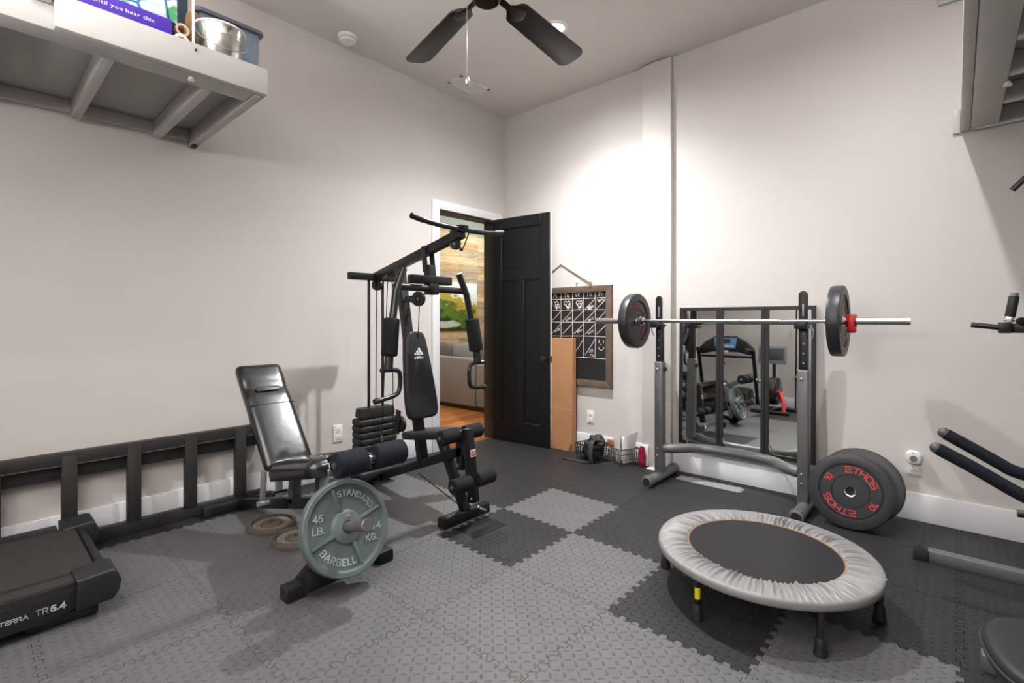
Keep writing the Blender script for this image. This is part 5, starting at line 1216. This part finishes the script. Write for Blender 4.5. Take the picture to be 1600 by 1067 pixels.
# ================================================================== SQUAT RACK
UX = {-1: 1.728, 1: 2.596}; UY = -0.30
o = thing('squat_rack', 'grey steel squat rack with black adjustable uprights and a bowed crossbar', 'squat rack', (2.16, UY, FL))
for s_ in (-1, 1):
    x = UX[s_]
    b = MB(); b.box(x-.030, x+.030, UY-.030, UY+.030, 0.06, 0.826, 0.010, 3); up = part('upright', b, M['greym'], o)
    b = MB()
    for z in (0.775, 0.185, 0.235):
        b.sphere((x-.006, UY-.032, z), 0.0085 if z > .5 else 0.006, sy=.6, sub=2)
    for z in (0.185, 0.235): b.cyl((x-.037, UY, z), (x+.037, UY, z), 0.005, 10)
    part('bolt', b, M['chrome'], up)
    b = MB(); b.box(x-.0225, x+.0225, UY-.0225, UY+.0225, 0.70, 1.100, 0.006, 2); ip = part('inner_post', b, M['blackm'], o)
    b = MB()
    for k in range(5): b.cyl((x+.002, UY-.0228, 0.865+k*.055), (x+.002, UY-.0236, 0.865+k*.055), 0.0050, 14)
    part('pin_hole', b, M['greym2'], ip, 'bright adjustment holes')
    # saddle
    b = MB(); b.box(x-.030, x+.030, UY-.092, UY+.020, 1.058, 1.083, 0.005)
    b.box(x-.030, x+.030, UY-.094, UY-.080, 1.058, 1.100, 0.005)
    b.prism([(-.022, 0), (.022, 0), (.024, .05), (.024, .165)]+[(.024*math.cos(R(a)), .165+.024*math.sin(R(a))) for a in range(20, 180, 20)]+[(-.024, .165), (-.024, .05)], (x, UY-.018, 1.085), (1, 0, 0), (0, 0, 1), (0, 1, 0), 0.008, 0.002)
    sa = part('bar_saddle', b, M['blackm'], o)
    b = MB(); b.box(x-.004, x+.004, UY-.0195, UY-.0185, 1.13, 1.20, 0.0003); part('slot', b, M['greym2'], sa)
    b = MB(); b.cyl((x-.045*s_, UY-.005, 1.075), (x+.038*s_, UY-.005, 1.075), 0.006, 10)
    b.tube(smooth_path([(x+.036*s_ if s_ > 0 else x-.040, UY-.01, 1.072), (x+(.050 if s_ > 0 else -.056), UY-.012, 1.055), (x+(.050 if s_ > 0 else -.054), UY-.012, 1.03), (x+(.044 if s_ > 0 else -.040), UY-.012, 1.005)], 2), 0.003, 8)
    part('locking_pin', b, M['steel'] if s_ > 0 else M['blackm2'], sa)
    b = MB(); b.cyl((x-.045*s_, UY, 0.775), (x-.03*s_, UY, 0.775), 0.014, 16); part('adjust_knob', b, M['blackp'], up)
    # foot tube
    b = MB(); b.cyl((x+.006, UY-.20, FL+.034), (x+.006, UY+.205, FL+.034), 0.034, 28); ft = part('foot_tube', b, M['greym'], o)
    for yy, q in ((UY-.20, -1), (UY+.205, 1)):
        b = MB(); b.lathe([(0.0345, -.03), (0.0365, -.03), (0.0365, .012), (0.030, .016), (0, .016)] if True else [], (x+.006, yy, FL+.036), (0, q, 0), 28)
        for k in range(20):
            a = 2*PI*k/20; b.frame_box((x+.006+.0372*math.cos(a), yy-q*.012, FL+.036+.0372*math.sin(a)), (1, 0, 0), (0, 1, 0), (0, 0, 1), 0.003, 0.024, 0.003)
        part('end_cap', b, M['greym'] , ft)
        b = MB(); b.cyl((x+.006, yy+q*.0163, FL+.036), (x+.006, yy+q*.0172, FL+.036), 0.026, 24); part('cap_face', b, M['rubberd'], ft)
    b = MB(); b.frame_box((x, UY, 0.066), (1, 0, 0), (0, 1, 0), (0, 0, 1), 0.050, 0.075, 0.012, 0.003); b.sphere((x-.002, UY-.042, 0.073), 0.006, sub=2); part('base_flange', b, M['greym'], o)
cp_ = smooth_path([(UX[-1]+.02, UY, 0.235), (1.82, UY+.03, 0.235), (1.92, UY+.165, 0.235), (2.16, UY+.185, 0.235), (2.40, UY+.165, 0.235), (2.50, UY+.03, 0.235), (UX[1]-.02, UY, 0.235)], 3)
b = MB(); b.tube(cp_, 0.031, 24); part('crossbar', b, M['greym'], o)

# ================================================================== BARBELL AND BUMPER PLATES
BBY, BBZ = -0.362, 1.103
o = thing('barbell', 'chrome barbell resting on the squat rack', 'barbell', (2.16, BBY, BBZ))
b = MB(); b.cyl((1.55, BBY, BBZ), (2.78, BBY, BBZ), 0.0122, 24); sh = part('shaft', b, M['chrome'], o)
for x in (1.845, 2.005, 2.28, 2.50):
    b = MB(); b.cyl((x, BBY, BBZ), (x+.0025, BBY, BBZ), 0.0126, 24); part('grip_ring', b, M['grey'], sh)
for xa, xb in ((1.90, 2.00), (2.29, 2.49)):
    b = MB(); b.cyl((xa, BBY, BBZ), (xb, BBY, BBZ), 0.01245, 24); part('knurling', b, M['steel'], sh)
for xa, xb, q in ((1.258, 1.602, -1), (2.742, 3.074, 1)):
    b = MB(); b.cyl((xa, BBY, BBZ), (xb, BBY, BBZ), 0.0205, 28); sv = part('sleeve', b, M['steel'], o)
    xi = xb if q < 0 else xa
    b = MB(); b.lathe([(0.0205, 0), (0.032, 0), (0.032, .012), (0.026, .016), (0.026, .030), (0.0125, .034)], (xi-q*.0015, BBY, BBZ), (-q, 0, 0), 32); part('collar_flange', b, M['chrome'], sv)
def bumper(c, n, r, th, lab, rot, red, full=True, group=None, hubr=0.036, face_text=True):
    n = V(*n).normalized(); c = V(*c); ref = V(0, 0, 1); v = (ref-n*ref.dot(n)).normalized(); u = v.cross(n)
    o = thing('bumper_plate', lab, 'weight plate', tuple(c), group)
    h = th/2
    half = [(0.027, h*.66), (0.036, h*.66), (0.080, h*.66), (0.0815, h*.58), (0.0835, h*.58), (0.085, h*.72), (r*.70, h*.72), (r*.715, h*.58), (r*.73, h*.58), (r*.745, h*.92), (r*.94, h), (r*.985, h*.90), (r, h*.66)]
    prof = half+[(a, -b_) for a, b_ in reversed(half)]
    b = MB(); b.lathe(prof, c, n, 96, True); d = part('rubber_disc', b, M['rubber'], o)
    b = MB(); b.lathe([(0.0215, h*.74), (0.027, h*.78), (0.0285, h*.67), (0.0285, -h*.67), (0.027, -h*.78), (0.0215, -h*.74)], c, n, 40, True); part('steel_hub', b, M['chrome'], d)
    if face_text:
        for q in ((1, -1) if full else (1,)):
            b = MB(); rr = r*.575; hh = r*.155
            for a in (30, 210): b.place(caps_arc('ethos', hh*.92, rr, a+rot, 0.19, 0.0009, 0.26, 1.05), c+n*q*h*.722, u*q, v, n*q)
            for a in (120, 300):
                b.place(caps_arc('10', hh*.92, rr*1.03, a+rot, 0.18, 0.0009, 0.32, 1.0), c+n*q*h*.722, u*q, v, n*q)
            part('red_lettering', b, red, d, 'red raised lettering')
            b = MB()
            for a in (120, 300): b.place(caps_arc('LB', hh*.5, rr*.79, a+rot+4, 0.14, 0.0007, 0.5, 1.0), c+n*q*h*.722, u*q, v, n*q)
            part('small_lettering', b, M['redd'], d)
    return o
bumper((1.571, BBY, BBZ), (1, 0, 0), 0.190, 0.062, 'black bumper plate on the left end of the barbell', -55, M['redd'], True, 'bumper plates')
bumper((2.772, BBY, BBZ), (1, 0, 0), 0.190, 0.062, 'black bumper plate on the right end of the barbell beside the red collar', 10, M['redd'], True, 'bumper plates')
bumper((2.826, -0.362, FL+.192), (0.03, -1, 0.16), 0.193, 0.052, 'front bumper plate of the two leaning by the right rack upright, red lettering facing out', 0, M['red'], False, 'bumper plates')
bumper((2.853, -0.250, FL+.199), (0.03, -1, 0.30), 0.196, 0.052, 'rear bumper plate leaning behind the red lettered one', 40, M['red'], False, 'bumper plates')
o = thing('barbell_collar', 'red plastic barbell collar clamped outside the right plate', 'barbell collar', (2.84, BBY, BBZ))
b = MB(); b.lathe([(0.0228, -.022), (0.034, -.022), (0.036, -.018), (0.036, .018), (0.034, .022), (0.0228, .022)], (2.830, BBY, BBZ), (1, 0, 0), 8, True); rg = part('ring', b, M['redp'], o)
b = MB(); b.box(2.812, 2.851, BBY-.034, BBY+.010, BBZ-.062, BBZ-.030, 0.006); b.box(2.818, 2.846, BBY-.040, BBY-.028, BBZ-.052, BBZ+.030, 0.004); part('lever', b, M['redp'], rg)
b = MB(); b.box(2.822, 2.838, BBY-.0355, BBY-.033, BBZ-.052, BBZ-.044); part('latch', b, M['greym2'], rg)

# ================================================================== TRAMPOLINE
TC = V(2.658, -1.341, 0); TZ = 0.190
o = thing('mini_trampoline', 'round mini trampoline with silver grey gathered skirt and black mat', 'trampoline', (TC.x, TC.y, FL))
b = MB(); NT, NR = 720, 12
ri, ro = 0.282, 0.400
rnd = random.Random(3); waves = [(rnd.choice([22, 31, 37, 43, 54, 61, 73, 88, 97, 113]), rnd.uniform(0, 6.28), rnd.uniform(.4, 1)) for _ in range(9)]
def wr(t): return sum(a*math.sin(k*t+p+0.6*math.sin(5*t+p)) for k, p, a in waves)/4.2
vs = []; 
prof = [(ri, TZ-.006), (ri+.004, TZ-.001)]+[(ri+(ro-ri)*q, TZ+0.006*math.sin(PI*min(1, q*1.15))) for q in (.08, .18, .32, .48, .64, .8, .9)]+[(ro-.002, TZ-.001), (ro+.002, TZ-.009), (ro+.003, TZ-.020), (ro+.001, TZ-.029), (ro-.004, TZ-.032), (ro-.008, TZ-.029)]
for i in range(NT):
    t = 2*PI*i/NT; w_ = wr(t); cut = max(0.0, math.cos(t*6-0.2))
    for k, (r_, z) in enumerate(prof):
        f = 1.0 if k == 0 else max(0.0, 1-((r_-ri)/(ro-ri))**1.5*0.92)
        am = 0.0115 if k > 1 else 0.004
        if r_ > ro-.01: f = 0.08
        tt = t+0.010*math.sin(3*t+k)*f*(k/8)
        vs.append(TC+V((r_+w_*.0012*f)*math.cos(tt), (r_+w_*.0012*f)*math.sin(tt), z+w_*am*f*(1.4 if r_ < ri+.08 else 1)))
n_ = len(prof); fs = []
for i in range(NT):
    j = (i+1) % NT
    for k in range(n_-1): fs.append((i*n_+k, j*n_+k, j*n_+k+1, i*n_+k+1))
b.add(vs, fs); part('skirt_pad', b, M['tram'], o, sharp=70)
b = MB(); b.lathe([(0, TZ-.007), (0.20, TZ-.0068), (ri+.012, TZ-.006), (ri+.012, TZ-.010), (0, TZ-.011)], (TC.x, TC.y, 0), (0, 0, 1), 96); mt = part('jumping_mat', b, M['trammat'], o)
b = MB(); b.lathe([(ri-.004, TZ-.0045), (ri+.002, TZ-.0035), (ri+.003, TZ-.0055), (ri-.004, TZ-.0062)], (TC.x, TC.y, 0), (0, 0, 1), 120, True); part('elastic_edging', b, M['orange'], mt, 'brown elastic edging')
b = MB(); b.lathe([(ro-.030+.011*math.cos(a), TZ-.018+.011*math.sin(a)) for a in [2*PI*k/10 for k in range(10)]], (TC.x, TC.y, 0), (0, 0, 1), 96, True); part('frame_ring', b, M['blackm'], o)
A0 = math.degrees(math.atan2(-1.419+1.341, 2.277-2.658))
for k in range(6):
    a = R(A0+60*k); p = TC+V(0.384*math.cos(a), 0.384*math.sin(a), 0)
    b = MB(); b.cyl(p+V(0, 0, FL+.02), p+V(0, 0, TZ-.010), 0.0125, 18); lg = part('leg', b, M['blackm2'], o)
    b = MB(); b.lathe([(0, 0), (.0215, 0), (.0215, .012), (.019, .016), (.0195, .022), (.017, .05), (.0130, .056)], p+V(0, 0, FL), (0, 0, 1), 20); part('rubber_foot', b, M['rubberd'], lg)
    if k == 1:
        dv = (V(3.244, -3.505, 0)-p); dv.z = 0; dv.normalize(); sd = V(-dv.y, dv.x, 0)
        b = MB()
        pts = [(0.0128*math.sin(q), 0.0128*math.cos(q)) for q in [R(-50+100*i/8+12) for i in range(9)]]
        vs = []; 
        for x, d_ in pts: vs += [p+sd*x*1.03+dv*d_*1.03+V(0, 0, 0.090), p+sd*x*1.03+dv*d_*1.03+V(0, 0, 0.132)]
        b.add(vs, [(2*i, 2*i+2, 2*i+3, 2*i+1) for i in range(8)]); part('yellow_sticker', b, M['yellow'], lg, 'yellow sticker on the leg')
for k, a in ((0, A0+178.0),):
    p = TC+V(0.404*math.cos(R(a)), 0.404*math.sin(R(a)), TZ-.022); b = MB(); b.sphere(p, 0.006, sub=2); part('bolt', b, M['steel'], o)

# ================================================================== POWER TOWER at the right edge
o = thing('power_tower', 'dark steel exercise tower with foam handles at the right edge', 'power tower', (3.75, -0.75, FL))
b = MB(); b.box(3.145, 4.05, -0.580, -0.530, FL, FL+.052, 0.004); b.box(3.70, 3.75, -1.35, -.53, FL, FL+.05, 0.004); b.box(3.30, 4.05, -1.38, -1.33, FL, FL+.052, 0.004); part('base_tube', b, M['greym'], o)
b = MB(); b.prism([(3.094, FL), (3.150, FL), (3.150, FL+.050), (3.118, FL+.060), (3.094, FL+.030)], (0, -0.590, 0), (1, 0, 0), (0, 0, 1), (0, 1, 0), 0.066, 0.004); part('end_cap', b, M['rubberd'], o)
for y in (-.555, -1.355):
    b = MB(); b.beam((3.85, y, FL+.04), (3.80, y, 1.72), 0.05, 0.05, (1, 0, 0)); part('upright', b, M['blackm'], o)
b = MB(); b.beam((3.82, -1.36, 1.08), (3.82, -.54, 1.08), 0.05, 0.05); b.beam((3.83, -1.36, .55), (3.83, -.54, .55), 0.05, 0.05); b.beam((3.80, -1.36, 1.70), (3.80, -.54, 1.70), 0.045, 0.045); part('cross_member', b, M['blackm'], o)
hp1 = smooth_path([(3.203, -.80, 0.644), (3.36, -.80, 0.553), (3.40, -.80, 0.526), (3.46, -.80, 0.514), (3.62, -.80, 0.512), (3.83, -.80, 0.545)], 3)
hp2 = smooth_path([(3.182, -.95, 0.607), (3.30, -.95, 0.545), (3.42, -.95, 0.472), (3.50, -.95, 0.445), (3.64, -.95, 0.46), (3.83, -.95, 0.545)], 3)
for hp_ in (hp1, hp2):
    b = MB(); b.tube(hp_, 0.0165, 18); hd = part('handlebar', b, M['greym'], o)
    b = MB(); k = int(len(hp_)*.72); q = [hp_[0]+(hp_[1]-hp_[0]).normalized()*0.014]+hp_[2:k]; b.tube(q, 0.0235, 22); part('foam_grip', b, M['foamb'], hd)
    b = MB(); d_ = (hp_[0]-hp_[1]).normalized(); b.lathe([(0.0205, -.014), (0.022, 0), (0.0185, .010), (0.010, .017), (0, .019)], hp_[0], d_, 20); part('end_cap', b, M['capg'], hd)
b = MB(); b.frame_box((3.3815, -.80, 1.078), (1, 0, 0), (0, 1, 0), (0, 0, 1), 0.036, 0.075, 0.042, 0.003); b.beam((3.385, -.79, 1.076), (3.82, -.79, 1.076), 0.036, 0.036); ar = part('dip_arm', b, M['blackm'], o)
b = MB(); b.tube([(3.286, -.81, 1.089), (3.372, -.815, 1.078)], 0.0105, 14); part('peg', b, M['blackm2'], ar)
b = MB(); b.box(3.383, 3.404, -.82, -.78, 1.096, 1.122, 0.003); b.cyl((3.378, -.80, 1.108), (3.41, -.80, 1.108), 0.006, 10); part('clevis', b, M['chrome'], ar)
b = MB(); b.roll((3.396, -.80, 1.118), (3.408, -.80, 1.200), 0.0155, 0.004); gp = part('hand_grip', b, M['rubberd'], ar)
b = MB(); b.cyl((3.407, -.80, 1.198), (3.409, -.80, 1.212), 0.0125, 16); part('grip_core', b, M['grey'], gp)
b = MB(); b.roll((3.425, -.86, 1.104), (3.43, -.72, 1.104), 0.014, 0.004); part('arm_pad', b, M['foam'], ar)
b = MB(); b.tube(smooth_path([(3.402, -.80, 1.607), (3.46, -.80, 1.675), (3.60, -.80, 1.74), (3.80, -.80, 1.705)], 2), 0.0105, 14); part('chin_bar', b, M['blackm2'], o)
b = MB(); b.tube([(3.417, -.80, 0.366), (3.83, -.80, 0.40)], 0.014, 16); b2 = part('lower_peg', b, M['blackm2'], o)
b = MB(); b.lathe([(0.008, -.001), (0.013, -.001), (0.013, .002), (0.008, .002)], (3.4165, -.80, 0.366), (-1, 0, -.08), 18, True); part('peg_rim', b, M['grey'], b2)

# ================================================================== SEAT at the bottom right corner
o = thing('padded_stool', 'black padded stool with rounded seat at the bottom right corner', 'stool', (3.42, -2.06, FL))  # seat belonging to an exercise machine
SC = V(3.437, -2.035, 0.010)
out = []
for i in range(72):
    t = 2*PI*i/72; c_, s_ = math.cos(t), math.sin(t); e = 2/2.6
    out.append((0.150*math.copysign(abs(c_)**e, c_), 0.165*math.copysign(abs(s_)**e, s_)))
b = MB(); su_, sv_, sn_ = V(.98, .17, 0).normalized(), V(-.17, .98, 0).normalized(), V(0, 0, 1)
b.prism(out, SC+V(0, 0, 0.372), su_, sv_, sn_, 0.050, 0.020, 5); sp = part('cushion', b, M['vinyl'], o, sharp=60)
b = MB(); b.tube([SC+su_*p[0]*1.003+sv_*p[1]*1.003+V(0, 0, 0.400) for p in out], 0.0035, 8, closed=True); part('piping', b, M['blackp'], sp)
b = MB(); b.prism([(p[0]*.92, p[1]*.92) for p in out], SC+V(0, 0, 0.360), su_, sv_, sn_, 0.014, 0.003); part('seat_pan', b, M['blackp'], o)
b = MB(); b.beam(SC+V(0.02, -.02, 0.365), SC+V(0.03, -.02, FL+.02), 0.05, 0.05, (1, 0, 0)); b.box(SC.x-.20, SC.x+.5, SC.y-.03, SC.y+.03, FL, FL+.045, 0.004); b.box(SC.x-.06, SC.x-.01, SC.y-.2, SC.y+.2, FL, FL+.04, 0.004); part('seat_post', b, M['blackm'], o)
b = MB(); b.cyl((3.327, -2.125, 0.345), (3.36, -2.10, 0.350), 0.010, 14); b.sphere((3.325, -2.127, 0.345), 0.013, sub=2); part('adjust_lever', b, M['blackp'], o)
b = MB(); b.frame_box((3.338, -2.165, 0.300), (.75, -.66, 0), (0, 0, 1), (-.66, -.75, 0), 0.030, 0.080, 0.002); lb_ = part('white_tag', b, M['white'], o, 'white tag hanging below the seat')
